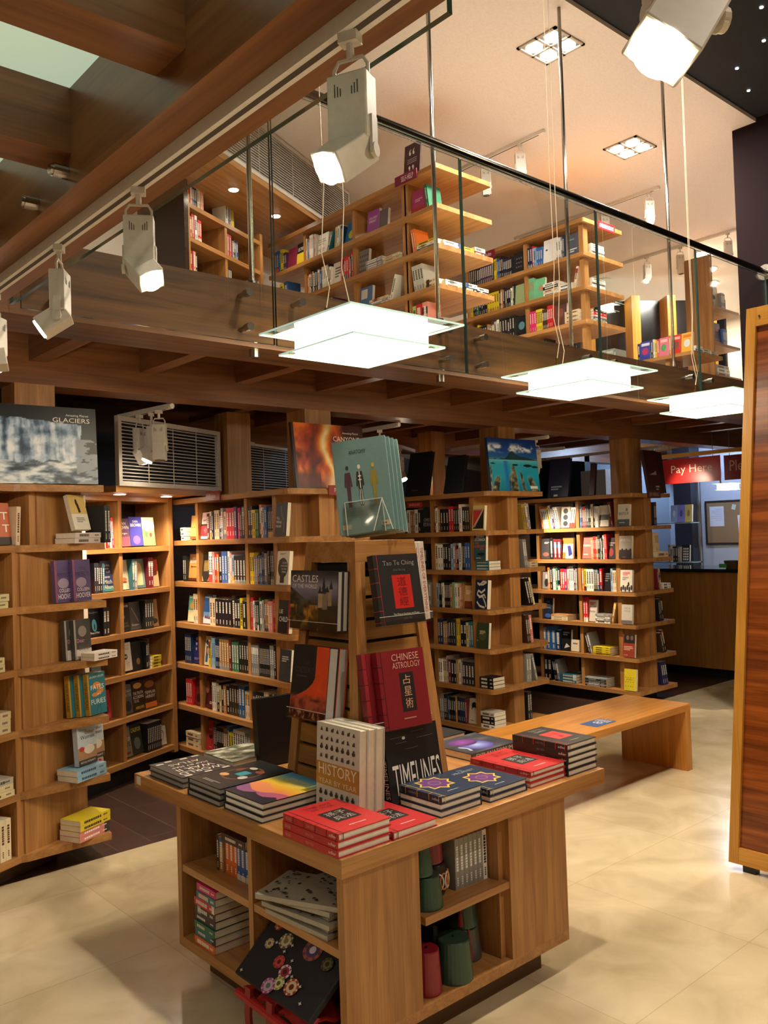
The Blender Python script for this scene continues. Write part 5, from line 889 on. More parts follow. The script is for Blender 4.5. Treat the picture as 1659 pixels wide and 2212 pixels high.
def p_canyon(u, v):
    n = fbm(u*1.0+0.25*fbm(u, v, 4, 3, 3, 3), v*0.5, 21, 4, 5, 4); c = ramp(n, [(0.2, '2a0f10'), (0.4, '5c1c18'), (0.55, 'a33a1a'), (0.7, 'd9702a'), (0.9, 'f0b050')])
    ax = 0.42+0.06*np.sin(v*7)+0.05*fbm(u*0, v, 3, 3, 1, 5); d = np.abs(u-ax)/(0.10+0.10*v); glow = ramp(np.clip(1-d, 0, 1)+0.15*(n-0.5), [(0, '7a2814'), (0.4, 'c9591d'), (0.65, 'f0902c'), (0.85, 'fbd78a'), (1.0, 'fff2cc')])
    k = np.clip(1.25-d, 0, 1); c = mixc(c, glow, k); dark = np.clip((u-0.60)/0.12, 0, 1)*np.clip(1.1-0.4*(1-v), 0, 1); c = mixc(c, np.broadcast_to(H('2a1114'), c.shape), dark*0.85)
    bl = np.clip((0.26-v)/0.1, 0, 1)*np.clip((u-0.3)/0.2, 0, 1)*(u < 0.75); c = mixc(c, np.broadcast_to(H('dcb894'), c.shape), bl*0.8); l2 = np.clip((0.30-v)/0.1, 0, 1)*(u < 0.32); c = mixc(c, np.broadcast_to(H('4a1512'), c.shape), l2*0.8)
    return c*(0.75+0.5*n[..., None])
def p_lagoon(u, v):
    c = ramp(v, [(0.0, '0f7fa0'), (0.25, '1f9cc0'), (0.5, '2aa6c8'), (0.60, '79c3cf'), (0.63, '2d6a94'), (0.66, '2560a8'), (0.8, '1c489a'), (1.0, '12306f')])
    n = fbm(u, v, 31, 5, 6, 6); cl = (v > 0.70) & (v < 0.93); cc = np.clip((fbm(u, v, 33, 4, 6, 9)-0.50)*6, 0, 1)*cl*np.clip(np.minimum(v-0.70, 0.93-v)/0.08, 0, 1); c = mixc(c, np.broadcast_to(H('e6ebf0'), c.shape), cc)
    mt = 0.60+0.14*np.exp(-((u-0.47)/0.10)**2)+0.05*np.exp(-((u-0.68)/0.16)**2)+0.02*n; m = (v > 0.595) & (v < mt); c[m] = mixc(np.broadcast_to(H('17333c'), c.shape), np.broadcast_to(H('2a5560'), c.shape), n)[m]
    for a, w, top, slope in ((0.16, .055, 0.30, -0.55), (0.44, .075, 0.36, -0.05), (0.47, .06, 0.52, 0.0), (0.80, .06, 0.30, 0.75), (0.62, .03, 0.40, 0.5), (0.02, .03, .5, -.2)):
        x = a+slope*(0.30-v)*(-1 if slope < 0 else -1)*(1 if slope < 0 else 1); d = np.abs(u-(a+slope*(0.28-v)*0.5)+0.06*(n-0.5))/(w*(1.15-1.3*v)); s = np.clip((1.15-d)*5, 0, 1)*np.clip((top-v)*14, 0, 1); col = ramp(fbm(u, v, 36, 4, 14, 14), [(0.3, '23302a'), (0.48, '5f5a44'), (0.62, '8f8464'), (0.8, 'cbbd98')]); c = mixc(c, col, s)
        hal = np.clip((1.6-d)*2, 0, 1)*np.clip((1.6-d)*2, 0, 1)*np.clip((top+0.03-v)*10, 0, 1)*(1-s)*0.45; c = mixc(c, np.broadcast_to(H('bfe0d4'), c.shape), hal)
    bl = np.clip(1-np.abs(u-0.33-(0.5-v)*0.05)/0.07, 0, 1)*(v < 0.57); c = mixc(c, np.broadcast_to(H('1668c4'), c.shape), bl*0.8)
    for ex, ey, er in ((.52, .50, .06), (.78, .49, .09), (.93, .47, .07), (.07, .52, .05)):
        d = np.hypot((u-ex)/er, (v-ey)/(er*.28)); c = mixc(c, np.broadcast_to(H('14262a'), c.shape), np.clip((1.1-d)*5, 0, 1))
    return c
def p_castle(u, v):
    n = fbm(u, v, 41, 5, 6, 8); c = ramp(v+0.10*(n-0.5), [(0.0, '3a2c1c'), (0.2, '6b4a20'), (0.32, '5a452c'), (0.45, '4a4238'), (0.6, '74708a'), (0.75, '8f8aa0'), (0.88, '5a5862'), (1.0, '2e2d33')])
    h1 = 0.50+0.22*np.clip(1-u/0.35, 0, 1); m = (v < h1) & (u < 0.45); c[m] = (ramp(n, [(0.3, '2c2a26'), (0.6, '54503f'), (0.8, '6b6046')]))[m]
    tr = np.clip((fbm(u, v*0.5, 47, 4, 9, 6)-0.45)*5, 0, 1)*(v < 0.42); c = mixc(c, ramp(fbm(u, v, 48, 3, 10, 10), [(0.3, '4a2a14'), (0.5, 'a8641f'), (0.7, 'd9a23a')]), tr*0.85)
    rk = (u > 0.62) & (v < 0.38+0.15*np.clip(u-0.62, 0, 1)); c[rk] = mixc(c, np.broadcast_to(H('2b2724'), c.shape), np.full(u.shape, 0.6))[rk]
    for x0, x1, y0, y1, col in ((.60, .70, .38, .62, 'b39a80'), (.70, .80, .36, .66, '8f7c6c'), (.80, .88, .42, .72, 'a08a76'), (.66, .72, .60, .70, 'a88f78')):
        mm = (u > x0) & (u < x1) & (v > y0) & (v < y1); c[mm] = H(col)*(0.85+0.3*n[mm][..., None])
    for x, y0, y1, w in ((.72, .62, .90, .045), (.87, .70, .84, .035), (.64, .62, .74, .035), (.79, .64, .74, .05)):
        mm = (v > y0) & (v < y1) & (np.abs(u-x) < w*(y1-v)/(y1-y0)+0.004); c[mm] = H('33353f')
    return c
def p_desert(u, v):
    n = fbm(u, v, 51, 5, 10, 10); e = 0.60+0.30*np.clip((v-0.35)/0.65, 0, 1)**0.35*0.0; edge = 0.66-0.62*np.clip((0.62-v)/0.36, 0, 1)**2.2
    c = np.broadcast_to(H('e0512a'), u.shape+(3,)).copy()*(0.92+0.16*n[..., None]); m = u < edge; c[m] = (H('22262a')*(0.9+0.2*n[..., None]))[m]
    lo = np.clip((0.34-v)/0.08, 0, 1); c = mixc(c, ramp(n+0.2*(v), [(0.3, '6b2a20'), (0.5, '9c4632'), (0.7, 'b85a40')]), lo); b = (v < 0.10); c[b] = ramp(fbm(u, v, 55, 3, 22, 12), [(0.3, '2b1410'), (0.5, '6b3022'), (0.7, 'e0b090')])[b]; dk = np.exp(-((u-0.72)/0.1)**2-((v-0.26)/0.02)**2); return mixc(c, np.broadcast_to(H('3f1d18'), c.shape), dk*0.8)
def p_sunset(u, v):
    n = fbm(u, v, 61, 4, 5, 3); t = v+0.05*(n-0.5); c = ramp(t, [(0.0, 'b45a78'), (0.18, 'c9607a'), (0.36, 'ee8a5a'), (0.52, 'f6b83a'), (0.68, 'f4dc5a'), (0.80, 'b9d9c0'), (0.90, '58b4dc'), (1.0, '2f93cf')])
    r1 = 0.40+0.10*np.sin(u*5+0.6)+0.04*n; m = v < r1; c[m] = mixc(np.broadcast_to(H('d9705c'), c.shape), np.broadcast_to(H('f2a064'), c.shape), v*2)[m]
    r2 = 0.28+0.08*np.sin(u*6+2.4)+0.05*n; m = v < r2; c[m] = mixc(np.broadcast_to(H('8a5a8c'), c.shape), np.broadcast_to(H('c4607c'), c.shape), u)[m]
    r3 = 0.14+0.10*np.clip(u, 0, 1)-0.08*np.abs(np.sin(u*7))+0.05*n; m = v < r3; c[m] = H('2c2a36'); return c
def p_foil(u, v):
    n = fbm(u, v, 71, 5, 5, 10); return ramp(n, [(0.3, '4a5244'), (0.45, '7d8472'), (0.58, 'b3b8a4'), (0.75, 'e3e6d8')])
def p_space(u, v):
    n = fbm(u, v, 81, 5, 5, 5); c = ramp(n, [(0.2, '2a2a30'), (0.6, '4a4a52'), (0.8, '62626a')]); d = np.hypot((u-.38)/.3, (v-.55)/.26); m = d < 1; c[m] = mixc(np.broadcast_to(H('9fb4d9'), c.shape), np.broadcast_to(H('4a3f8c'), c.shape), d)[m]
    d2 = np.hypot((u-.64)/.22, (v-.6)/.24); m = d2 < 1; c[m] = mixc(np.broadcast_to(H('8f4a9c'), c.shape), np.broadcast_to(H('3a2350'), c.shape), d2*n*1.6)[m]; return c
def pic(fn, mx=0.0, nx=70, ny=70, x0=0.0): return lambda r, w, h, t: picture(r, fn, x0*w+mx, mx, w-mx, h-mx, t+0.0003, nx, ny)
def faceM(o, yaw, tilt):
    r = Vector((math.cos(yaw), math.sin(yaw), 0)); n = Vector((math.sin(yaw), -math.cos(yaw), 0)); up = Vector((0, 0, 1))*math.cos(tilt)-n*math.sin(tilt); return frameM(o, r, up, r.cross(up))
D = math.radians
def shove(M, back, side=0.0): return M @ Matrix.Translation((side, 0, -back))
# ---- big books on the case tops
M = faceM((1.255, 4.275, 1.9012), D(-3), D(3)) @ Matrix.Translation((0, 0, -0.0))
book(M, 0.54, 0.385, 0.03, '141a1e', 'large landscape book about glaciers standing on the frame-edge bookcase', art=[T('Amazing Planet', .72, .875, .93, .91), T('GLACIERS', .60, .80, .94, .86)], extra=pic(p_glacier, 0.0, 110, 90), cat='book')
M = faceM((3.072, 4.30, 1.9012), D(0), D(7)); book(M, 0.575, 0.415, 0.022, '2a1210', 'large landscape book about canyons on top of the fiction bookcase', art=[T('Amazing Planet', .70, .855, .93, .895), T('CANYONS', .56, .74, .94, .82)], extra=pic(p_canyon, 0.0, 90, 80, 0.03))
M = faceM((4.875, 4.315, 1.9012), D(-3), D(5)); book(M, 0.545, 0.41, 0.025, '1c3a6b', 'large book with a blue lagoon aerial photograph on the middle bookcase', art=[('r', .8, .05, .95, .10, 'dfe8ea')], extra=pic(p_lagoon, 0.0, 100, 90))
def plain(x, y, w, h, yaw, tilt, col, label, t=0.03, **k): return book(faceM((x, y, 1.9012), D(yaw), D(tilt)), w, h, t, col, label, **k)
plain(4.80, 5.14, 0.26, 0.36, -90, 12, '191a1e', page=mat('1a1a1c', 0.6), label='tall black book on the middle bookcase top beside the anatomy books', art=[('l', .3, .1, .7, .14, 1, '6b5a4a')])
plain(4.82, 4.72, 0.19, 0.30, -90, 14, '1c1f24', page=mat('1a1a1c', 0.6), label='black book on the middle bookcase top just behind the lagoon book')
plain(6.72, 5.18, 0.24, 0.38, -90, 10, '1d2244', page=mat('1d2038', 0.6), label='navy book standing on the history bookcase top', art=[('l', .15, .18, .7, .3, 2, 'a9afc4'), ('r', .3, .02, .5, .07, 'd9d4c8')]); 
plain(6.72, 4.70, 0.055, 0.30, -90, 8, '3a1c1e', page=mat('2a1818', 0.6), label='narrow maroon book beside the post on the history bookcase top')
plain(6.98, 4.275, 0.22, 0.40, 0, 8, '3f1a18', 'tall maroon book above the new arrivals sign', art=[('l', .55, .05, .85, .18, 2, 'cfc4b8'), ('p', [(.2, .42), (.75, .42), (.75, .52), (.6, .48)], 'b9b0a8')]); plain(7.205, 4.285, 0.08, 0.39, 0, 6, '351514', 'narrow maroon book edge above the new arrivals sign')
for x, col, nm in ((6.9, '6f6fc0', 'violet'), (7.0, 'b9a45a', 'sandy')): pass
# ---- table stacks
ZT = 0.6785
def stack(ox, oy, w, h, n, th, flip, col, label_top, label_low, xdir=(1, 0, 0), ydir=(0, 1, 0), flips=(), group=None, **k):
    z = ZT; x = Vector(xdir); y = Vector(ydir)
    for i in range(n):
        topb = i == n-1; M = frameM((ox, oy, z), x, y, (0, 0, 1)) @ Matrix.Translation((0.002*((i*7) % 3-1), 0.0015*((i*5) % 3-1), 0))
        if i in flips: M = M @ Matrix.Translation((w, h, 0)) @ Matrix.Rotation(math.pi, 4, 'Z')
        lab = label_top if topb else label_low % ('second from the top' if i == n-2 else ('third from the top' if i == n-3 else ('fourth from the top' if i == n-4 else 'lowest')))
        kk = dict(k)
        if not topb: kk.pop('art', None); kk.pop('extra', None)
        book(M, w, h, th, col, lab, group=group, **kk); z += th+0.0006
def bind(col, n=5):                                             # stab-bound spine strip
    return lambda root, w, h, t: MB2(root, w, h, t, col, n)
def MB2(root, w, h, t, col, n):
    mb = MB(); e = 0.0006
    mb.quad([(0.016, 0, t+e), (0.018, 0, t+e), (0.018, h, t+e), (0.016, h, t+e)])
    for i in range(n):
        y = h*(i+0.04 if i == 0 else i)/n + (0 if i else 0.008); mb.quad([(0, y, t+e), (0.017, y, t+e), (0.017, y+0.0022, t+e), (0, y+0.0022, t+e)]); mb.quad([(-e, y, 0), (-e, y, t), (-e, y+0.0022, t), (-e, y+0.0022, 0)])
    mb.quad([(0.017, -0.0006, 0.001), (0.0195, -0.0006, 0.001), (0.0195, -0.0006, t-0.001), (0.017, -0.0006, t-0.001)]); mb.build('binding_thread', mat(col, 0.5), root)
WW = [T('WORLD', .08, .74, .92, .88), T('WAR II', .15, .56, .85, .70), T('MAP BY MAP', .15, .43, .85, .50)] + [('r', a, b, a+.14, b+.06, 'd9d4c8') for a, b in ((.05, .03), (.3, .05), (.6, .04), (.8, .1), (.05, .92), (.4, .93), (.78, .92))] + [T('ATLAS', .2, .25, .8, .36)]
stack(1.757, 3.195, 0.22, 0.272, 2, 0.021, 0, '35353a', 'dark grey war atlas with scattered pictures, top of the outer pile', 'dark grey war atlas %s of the outer pile', (-1, 0, 0), (0, -1, 0), page=mat('9c9a96', 0.7), art=WW)
an = [('e', .5, .52, .34, .26, '6b4a30'), ('e', .5, .52, .30, .225, '222326'), ('r', .42, .44, .62, .60, '2f8a94'), ('e', .3, .36, .1, .05, 'cf9a6a'), ('e', .72, .42, .08, .06, 'b9b2a4'), ('e', .68, .68, .1, .05, '9c5a3a'), ('e', .4, .72, .09, .04, 'd9cfc0'), ('e', .27, .6, .05, .07, '7a4a2c'), ('l', .25, .08, .75, .14, 2, '8f8a84')]
stack(1.523, 2.853, 0.222, 0.312, 3, 0.0205, 0, '26272b', 'black animal atlas with a ring of creatures, top of its pile', 'black animal atlas %s of its pile', (0, -1, 0), (1, 0, 0), page=mat('9c9a96', 0.7), art=an)
stack(1.531, 2.612, 0.235, 0.282, 3, 0.021, 0, '2a2a30', 'book with a painted rainbow sunset cover, top of its pile', 'sunset-cover book %s of its pile', (0, -1, 0), (1, 0, 0), page=PAGEW, art=[('t', 'Wellness', .25, .80, .75, .86, 'f3eedc'), ('t', 'Retreats', .30, .70, .7, .76, 'f6efc4')], extra=pic(p_sunset, 0.0, 80, 80))
RED = 'b5282a'
ra = [('r', .30, .30, .78, .66, '231c1c'), T('\u5b6b\u5b50', .36, .50, .72, .62, 'a8a29a'), T('\u5175\u6cd5', .36, .34, .72, .46, 'a8a29a'), T('THE ART', .3, .86, .8, .92, '8a1f22'), T('OF WAR', .34, .77, .76, .83, '8a1f22'), ('l', .35, .12, .85, .16, 1, 'd9918c')]
sp_ = [('adler', .03, .16, 'f0d9cc', 0.4), ('SUN TZU', .42, .56, 'd98f86', 0.35), ('WAR', .84, .95, 'd98f86', 0.5)]
stack(1.515, 1.962, 0.203, 0.275, 3, 0.0228, 0, RED, 'red stab-bound book with a black label, top of the near corner pile', 'red stab-bound book %s of the near corner pile', page=PAGEW, art=ra, spine=sp_, extra=bind('2a1214'))
def rib(root, w, h, t):
    MB2(root, w, h, t, '2a1214', 5); mb = MB(); mb.tube([(w*0.42, h*0.99, t+0.002), (w*0.5, h*0.9, t+0.004), (w*0.7, h*0.82, t+0.003), (w*0.62, h*0.78, t+0.003), (w*0.52, h*0.86, t+0.0025), (w*0.55, h*0.97, t+0.002)], 0.0012, 6); mb.build('ribbon_marker', mat('d9b0a0', 0.5), root)
stack(1.724, 1.957, 0.185, 0.275, 1, 0.0245, 0, RED, 'single red stab-bound book with a ribbon, between red and navy piles', '', page=PAGEW, art=ra, spine=sp_, extra=rib)
NAVY = '222f47'
star = [('p', [(.5+.36*math.cos(k*math.pi/8)*(1 if k % 2 == 0 else .74), .46+.26*math.sin(k*math.pi/8)*(1 if k % 2 == 0 else .74)) for k in range(16)], 'd9b43c'), ('p', [(.5+.31*math.cos(k*math.pi/8)*(1 if k % 2 == 0 else .74), .46+.222*math.sin(k*math.pi/8)*(1 if k % 2 == 0 else .74)) for k in range(16)], '5f2f6e'), ('e', .5, .46, .12, .085, '8a5a6a'), ('e', .5, .46, .09, .065, '5f2f6e'), T('THE', .44, .86, .58, .90, '8f97a6'), T('PROPHET', .25, .77, .8, .84, '8f97a6'), ('l', .32, .10, .72, .13, 1, '8f97a6')]
ns = [('adler', .03, .15, 'cfd4dc', 0.4), ('GIBRAN', .42, .56, '8f97a6', 0.35)]
stack(1.966, 1.995, 0.195, 0.282, 3, 0.0215, 0, NAVY, 'navy book with a gold and purple star, top of the nearer navy pile', 'navy star book %s of the nearer navy pile', page=PAGEW, art=star, spine=ns, extra=bind('d9b94a'), flips=(0, 1))
stack(2.19, 1.984, 0.196, 0.272, 2, 0.0205, 0, NAVY, 'navy book with a gold and purple star, top of the farther navy pile', 'navy star book %s of the farther navy pile', page=PAGEW, art=star, spine=ns, extra=bind('d9b94a'), flips=(0,))
stack(2.408, 1.986, 0.203, 0.292, 3, 0.0187, 0, RED, 'red stab-bound book topping the farther red pile', 'red stab-bound book %s of the farther red pile', page=PAGEW, art=ra, spine=sp_, extra=bind('2a1214'), flips=(0, 1))
ka = [('r', .32, .30, .80, .68, 'c2302e'), T('\u9053\u5fb7', .40, .5, .72, .63, '9c2422'), T('\u7d93', .48, .34, .64, .46, '9c2422'), T('TAO TE', .36, .86, .76, .92, '8f8a84'), T('CHING', .38, .76, .74, .82, '8f8a84'), ('l', .36, .12, .84, .16, 1, '7a766f')]
stack(2.615, 1.975, 0.183, 0.264, 5, 0.0228, 0, '262524', 'charcoal stab-bound book with a red label topping the tall pile', 'charcoal stab-bound book %s of the tall pile', page=PAGEW, art=ka, spine=[('adler', .03, .16, 'e6ddd4', 0.4), ('LAO TZU', .42, .56, '8f8a84', 0.3)], extra=bind('c22f2c'))
stack(2.812, 2.385, 0.245, 0.285, 1, 0.031, 0, '3f3f44', 'grey space encyclopedia with purple and blue planets', '', (0, 1, 0), (-1, 0, 0), art=[('s', [(.15, .85), (.3, .8), (.45, .86)], .02, 'a9b4c4')], extra=pic(p_space, 0.0, 60, 60), spine=('EXPLANATORIUM', .12, .9, 'd9d4cc', 0.6))
stack(2.53, 2.66, 0.26, 0.23, 1, 0.034, 0, '222224', 'dark flat book with a small red mark behind the planets book', '', art=[('p', [(.7, .4), (.85, .45), (.75, .6)], 'a83a30')], spine=('ASTRONOMY', .1, .9, '8a8a86', 0.5))
stack(2.005, 3.205, 0.225, 0.235, 2, 0.022, 0, '6f7566', 'silvery foil-covered book at the far side of the table', 'silvery foil-covered book %s, far side of the table', (-1, 0, 0), (0, -1, 0), extra=pic(p_foil, 0.0, 50, 50))
# ---- standing books around the stand
hy = [('r', 0, .30, 1, .56, 'b98a3a'), T('HISTORY', .06, .42, .94, .545, 'efe6d0'), T('YEAR BY YEAR', .06, .32, .94, .375, 'e9dcc0')]
for rr, yy in enumerate((.93, .83, .73, .63, .22, .12, .03)):
    for cc in range(7): 
        x = .12+.125*cc; hy += [('e', x, yy-.005, .035, .022, '3b342c'), ('e', x+.004*((cc*3+rr) % 3-1), yy+.022, .018, .016, '4a4238')] if (rr in (2, 4)) else [('p', [(x-.03, yy-.02), (x+.03, yy-.02), (x+.02*((cc+rr) % 3), yy+.028), (x-.02, yy+.012*((cc*2+rr) % 3))], '4a4238')]
for q in range(3):
    M = shove(faceM((1.742, 2.372, ZT+0.0022), D(-90), D(3)), 0.036*(q+1)-0.0006*0, 0.0)
    book(M, 0.228, 0.292, 0.035, 'cdc9be', ('off-white history year by year book, front copy leaning on the stand', 'off-white history book, middle copy of three', 'off-white history book, rear copy of three next to the stand')[q], page=mat('d9cdb4', 0.8), art=hy if q == 0 else None)
tl = [T('TIMELINES', .08, .10, .97, .52, 'e2ddd2')]+[('r', a, b, a+c, b+.006, '6b6864') for a, b, c in ((.1, .88, .3), (.5, .92, .25), (.2, .8, .2), (.6, .82, .3), (.35, .7, .25))]+[('e', .35, .86, .03, .02, 'd9d4c8')]
for q in range(2):
    book(shove(faceM((1.93, 2.19, ZT+0.0045), D(0), D(9)), 0.032*(q+1), -0.03*q), 0.252, 0.245, 0.031, '1c1c1e', ('black book with huge white timelines lettering leaning on the stand', 'black timelines book peeking out behind its twin')[q], art=tl if q == 0 else None, spine=('TIMELINES', .08, .6, 'e2ddd2', 0.7))
book(faceM((1.892, 2.94, ZT+0.0045), D(-4), D(5)) @ Matrix.Translation((0, 0, -0.04)), 0.2, 0.27, 0.038, '151416', 'thick black book standing upright behind the stand by the animal atlases', page=mat('d6d2c8', 0.8))
CM = faceM((1.856, 2.661, 1.263), D(-90), D(4))
for q in range(2): book(shove(CM, 0.026*(q+1), 0.0), 0.285, 0.215, 0.0245, '2b2a2e', ('landscape castle picture book, front copy on the stand', 'landscape castle picture book, copy behind it on the stand')[q], art=[T('CASTLES', .04, .80, .60, .92), T('OF THE WORLD', .05, .70, .58, .77)] if q == 0 else None, extra=pic(p_castle, 0.0, 90, 80) if q == 0 else None, page=mat('a9a49c', 0.7))
DM = faceM((1.782, 2.576, 0.961), D(-88), D(8))
for q in range(2): book(shove(DM, 0.045*(q+1)), 0.202, 0.254, 0.043, ('24282a', 'c9482a')[q], ('black and orange desert dune book, front copy on the stand', 'orange desert book, copy behind it on the stand')[q], art=[T('THE', .28, .74, .46, .79, '4a4640'), T('DESERT', .12, .62, .62, .70, '4a4640'), ('l', .14, .56, .6, .59, 1, '4a4640')] if q == 0 else None, extra=pic(p_desert, 0.0, 80, 90) if q == 0 else None, page=mat('a9a49c', 0.7))
ta = [('r', .36, .22, .78, .70, 'bf2420'), T('\u9053', .47, .54, .67, .67, '6b1a14'), T('\u5fb7', .47, .40, .67, .52, '6b1a14'), T('\u7d93', .47, .26, .67, .38, '6b1a14'), T('Tao Te Ching', .20, .82, .90, .91, '8f8b84'), T('Dao De Jing', .42, .75, .68, .79, '6f6b65'), T('The Way to Goodness and Power', .30, .12, .88, .155, 'cfc9a8'), T('LAO TZU', .52, .06, .70, .09, '8f8b84')]
TM_ = faceM((1.958, 2.25, 1.283), D(-2), D(9)); book(shove(TM_, 0.034), 0.208, 0.249, 0.032, '272829', 'charcoal Tao Te Ching book with red Chinese label high on the stand', art=ta, extra=bind('a82a32'))
ca = [('r', .42, .20, .72, .70, '1f1b1c'), T('\u5360', .49, .55, .65, .67, 'cf9f7c'), T('\u661f', .49, .40, .65, .52, 'cf9f7c'), T('\u8853', .49, .24, .65, .37, 'cf9f7c'), T('CHINESE', .30, .86, .88, .95, 'cf9f8a'), T('ASTROLOGY', .30, .76, .90, .84, 'cf9f8a'), ('l', .42, .10, .82, .13, 1, 'b9786c')]
for q in range(2): book(shove(faceM((1.925, 2.208, 0.931), D(-5), D(9)), 0.032*(q+1), -0.042*q), 0.205, 0.267, 0.03, '7d1a24', ('dark red Chinese astrology book, front copy on the stand', 'dark red astrology book, copy half hidden behind it')[q], art=ca if q == 0 else [('r', 0, 0, .09, 1, '96222c')], extra=bind('2a0d10'))
for q in range(2):
    u_ = Vector((-math.sin(D(5)), 0, math.cos(D(5)))); x_ = Vector((0, 1, 0)); M = frameM((2.267+0.031*q, 2.385, 1.268), x_, u_, x_.cross(u_))
    book(M, 0.21, 0.30, 0.029, 'd9d2c8', ('white book with red spine title on the far side of the stand, inner copy', 'white book with red spine title on the far side of the stand, outer copy')[q], spine=('TIMELINES OF EVERYTHING', .1, .93, 'a8443c', 0.55))
def backart(root, w, h, t, art):
    before = set(root.children); art_mesh(root, art, w, h, t)
    for c in root.children:
        if c not in before: c.matrix_local = Matrix.Translation((w, 0, t)) @ Matrix.Rotation(math.pi, 4, 'Y')
def figure(x, y, col, col2): return [('e', x, y, .028, .024, col), ('p', [(x-.05, y-.05), (x+.05, y-.05), (x+.075, y-.2), (x+.045, y-.21), (x+.04, y-.12), (x+.035, y-.24), (x+.03, y-.42), (x+.005, y-.42), (x, y-.26), (x-.005, y-.42), (x-.03, y-.42), (x-.035, y-.24), (x-.04, y-.12), (x-.045, y-.21), (x-.075, y-.2)], col2)]
aa = [T('ANATOMY', .30, .84, .62, .885, '22282a')]+figure(.24, .70, '3a2c30', '4f3038')+figure(.46, .70, 'd9d4c6', '2b2a28')+figure(.72, .70, 'c4b03a', '8f8438')+[('s', [(.46, .65), (.46, .47)], .008, 'd9d4c6'), ('s', [(.43, .6), (.49, .6)], .006, 'd9d4c6'), ('s', [(.43, .56), (.49, .56)], .006, 'd9d4c6'), ('s', [(.445, .46), (.44, .30)], .006, 'd9d4c6'), ('s', [(.475, .46), (.48, .30)], .006, 'd9d4c6'), ('l', .2, .18, .75, .24, 4, '5f7a78'), ('r', .06, .05, .22, .10, 'b9a58a'), ('r', .76, .05, .94, .10, 'b9a58a'), ('l', .8, .06, .9, .09, 1, '3a3632')]
AM = faceM((1.975, 2.485, 1.601), D(-50), D(10)) @ Matrix.Rotation(D(6), 4, 'Z')
for q in range(4):
    w, h, t = 0.205, 0.36, 0.0235; M = AM @ Matrix.Translation((w+0.012*q, 0.0, -0.0245*q)) @ Matrix.Rotation(math.pi, 4, 'Y')
    book(M, w, h, t, '6d8c8a', ('sea-green anatomy book showing three figures on the very top of the stand', 'sea-green anatomy book, second spine from the front on the stand top', 'sea-green anatomy book, third spine from the front on the stand top', 'sea-green anatomy book, rearmost on the stand top')[q], spine=('ANATOMY', .46, .72, 'b9c6c2', 0.6), extra=(lambda r, w, h, t: backart(r, w, h, t, aa)) if q == 0 else None)
# ---- clear acrylic holders
def holder(M, w, d, label, lip=0.03):
    t = thing('acrylic_holder', label, 'book holder', M, 'clear acrylic book holders')
    MB().box(-0.008, -0.006, -d, w+0.008, -0.003, 0.006).build('ledge', ACRYL, t); MB().box(-0.008, -0.003, 0.003, w+0.008, lip, 0.006).build('lip', ACRYL, t)
    MB().box(-0.008, lip-0.001, 0.0028, w+0.008, lip+0.0006, 0.0062).build('lip_edge', mat('d9d9d4', 0.1), t)
holder(CM, 0.285, 0.07, 'clear acrylic holder under the castle books'); holder(DM, 0.202, 0.115, 'clear acrylic holder under the desert books'); holder(TM_, 0.208, 0.09, 'clear acrylic holder under the Tao Te Ching'); holder(faceM((1.885, 2.222, 0.931), D(-5), D(9)), 0.245, 0.09, 'clear acrylic holder under the astrology books')
holder(frameM((2.33, 2.385, 1.268), (0, 1, 0), (-math.sin(D(5)), 0, math.cos(D(5))), (math.cos(D(5)), 0, math.sin(D(5)))), 0.21, 0.085, 'clear acrylic holder under the timelines of everything books')
t = thing('acrylic_easel', 'clear acrylic easel propping the anatomy books', 'book holder', AM)
MB().box(0.03, -0.006, 0.004, 0.17, 0.12, 0.007).build('front_sheet', ACRYL, t); e = MB(); e.box(0.028, -0.006, 0.0035, 0.0305, 0.12, 0.0075).box(0.1695, -0.006, 0.0035, 0.172, 0.12, 0.0075).box(0.028, 0.119, 0.0035, 0.172, 0.1212, 0.0075); e.build('sheet_edge', mat('cfd6d0', 0.1), t)
e = MB(); e.cyl((0.17, 0.12, 0.006), (0.13, -0.004, 0.03), 0.0014, 6).cyl((0.17, 0.12, 0.006), (0.20, -0.004, 0.02), 0.0014, 6); e.build('brace', mat('d9dcd4', 0.1), t)
# ---- cubby contents
CB = dict(O=(1.533, 0, 0), r=(0, -1, 0), n=(-1, 0, 0))
R_ = Row(**CB, where='lower outer cubby of the table', ref='pile foot', name='paperback_book', inset=0.02, w=0.2)
R_.fill(-2.875, -2.72, 0.135, [('S', 'OQGDbR', 0.15, 0.027)]); R_.fill(-2.855, -2.71, 0.135+6*0.028, [('S', 'QH', 0.14, 0.026)])
R_ = Row(**CB, where='upper outer cubby of the table', ref='orange end', name='paperback_book', inset=0.07, w=0.13, hr=(0.125, 0.13)); R_.fill(-2.80, -2.49, 0.40, ['bTOOOBBBBNNN']); R_.fill(-2.72, -2.56, 0.532, [('S', 'b', 0.16, 0.03)])
def prints(n, seed, col='3a352e'):
    rng = random.Random(seed); out = []
    for k in range(n):
        x, y = rng.uniform(.05, .9), rng.uniform(.06, .92); a = rng.uniform(.015, .034); out += [('e', x, y, a, a*.6, col), ('p', [(x, y), (x+a*1.6, y+a*.5), (x+a, y-a*.8)], col), ('s', [(x, y), (x-a*.6, y-a*1.2)], .004, col)]
    return out
for k, (yw, dx, dy) in enumerate(((4, 0, 0), (-3, .01, .01), (8, .0, -.01), (-6, .015, .012), (14, 0.01, .0), (24, .03, -.03))):
    M = Matrix.Translation((1.545+dx, 2.065+dy, 0.401+0.0165*k)) @ Matrix.Rotation(D(yw), 4, 'Z')
    book(M, 0.20, 0.30, 0.0145, 'a39c8c', '%s printed notebook with bird drawings, counted upward in the upper near cubby' % nth(k+1), name='notebook', art=prints(46, k), hard=False, page=mat('c4bba6', 0.8), cat='notebook')
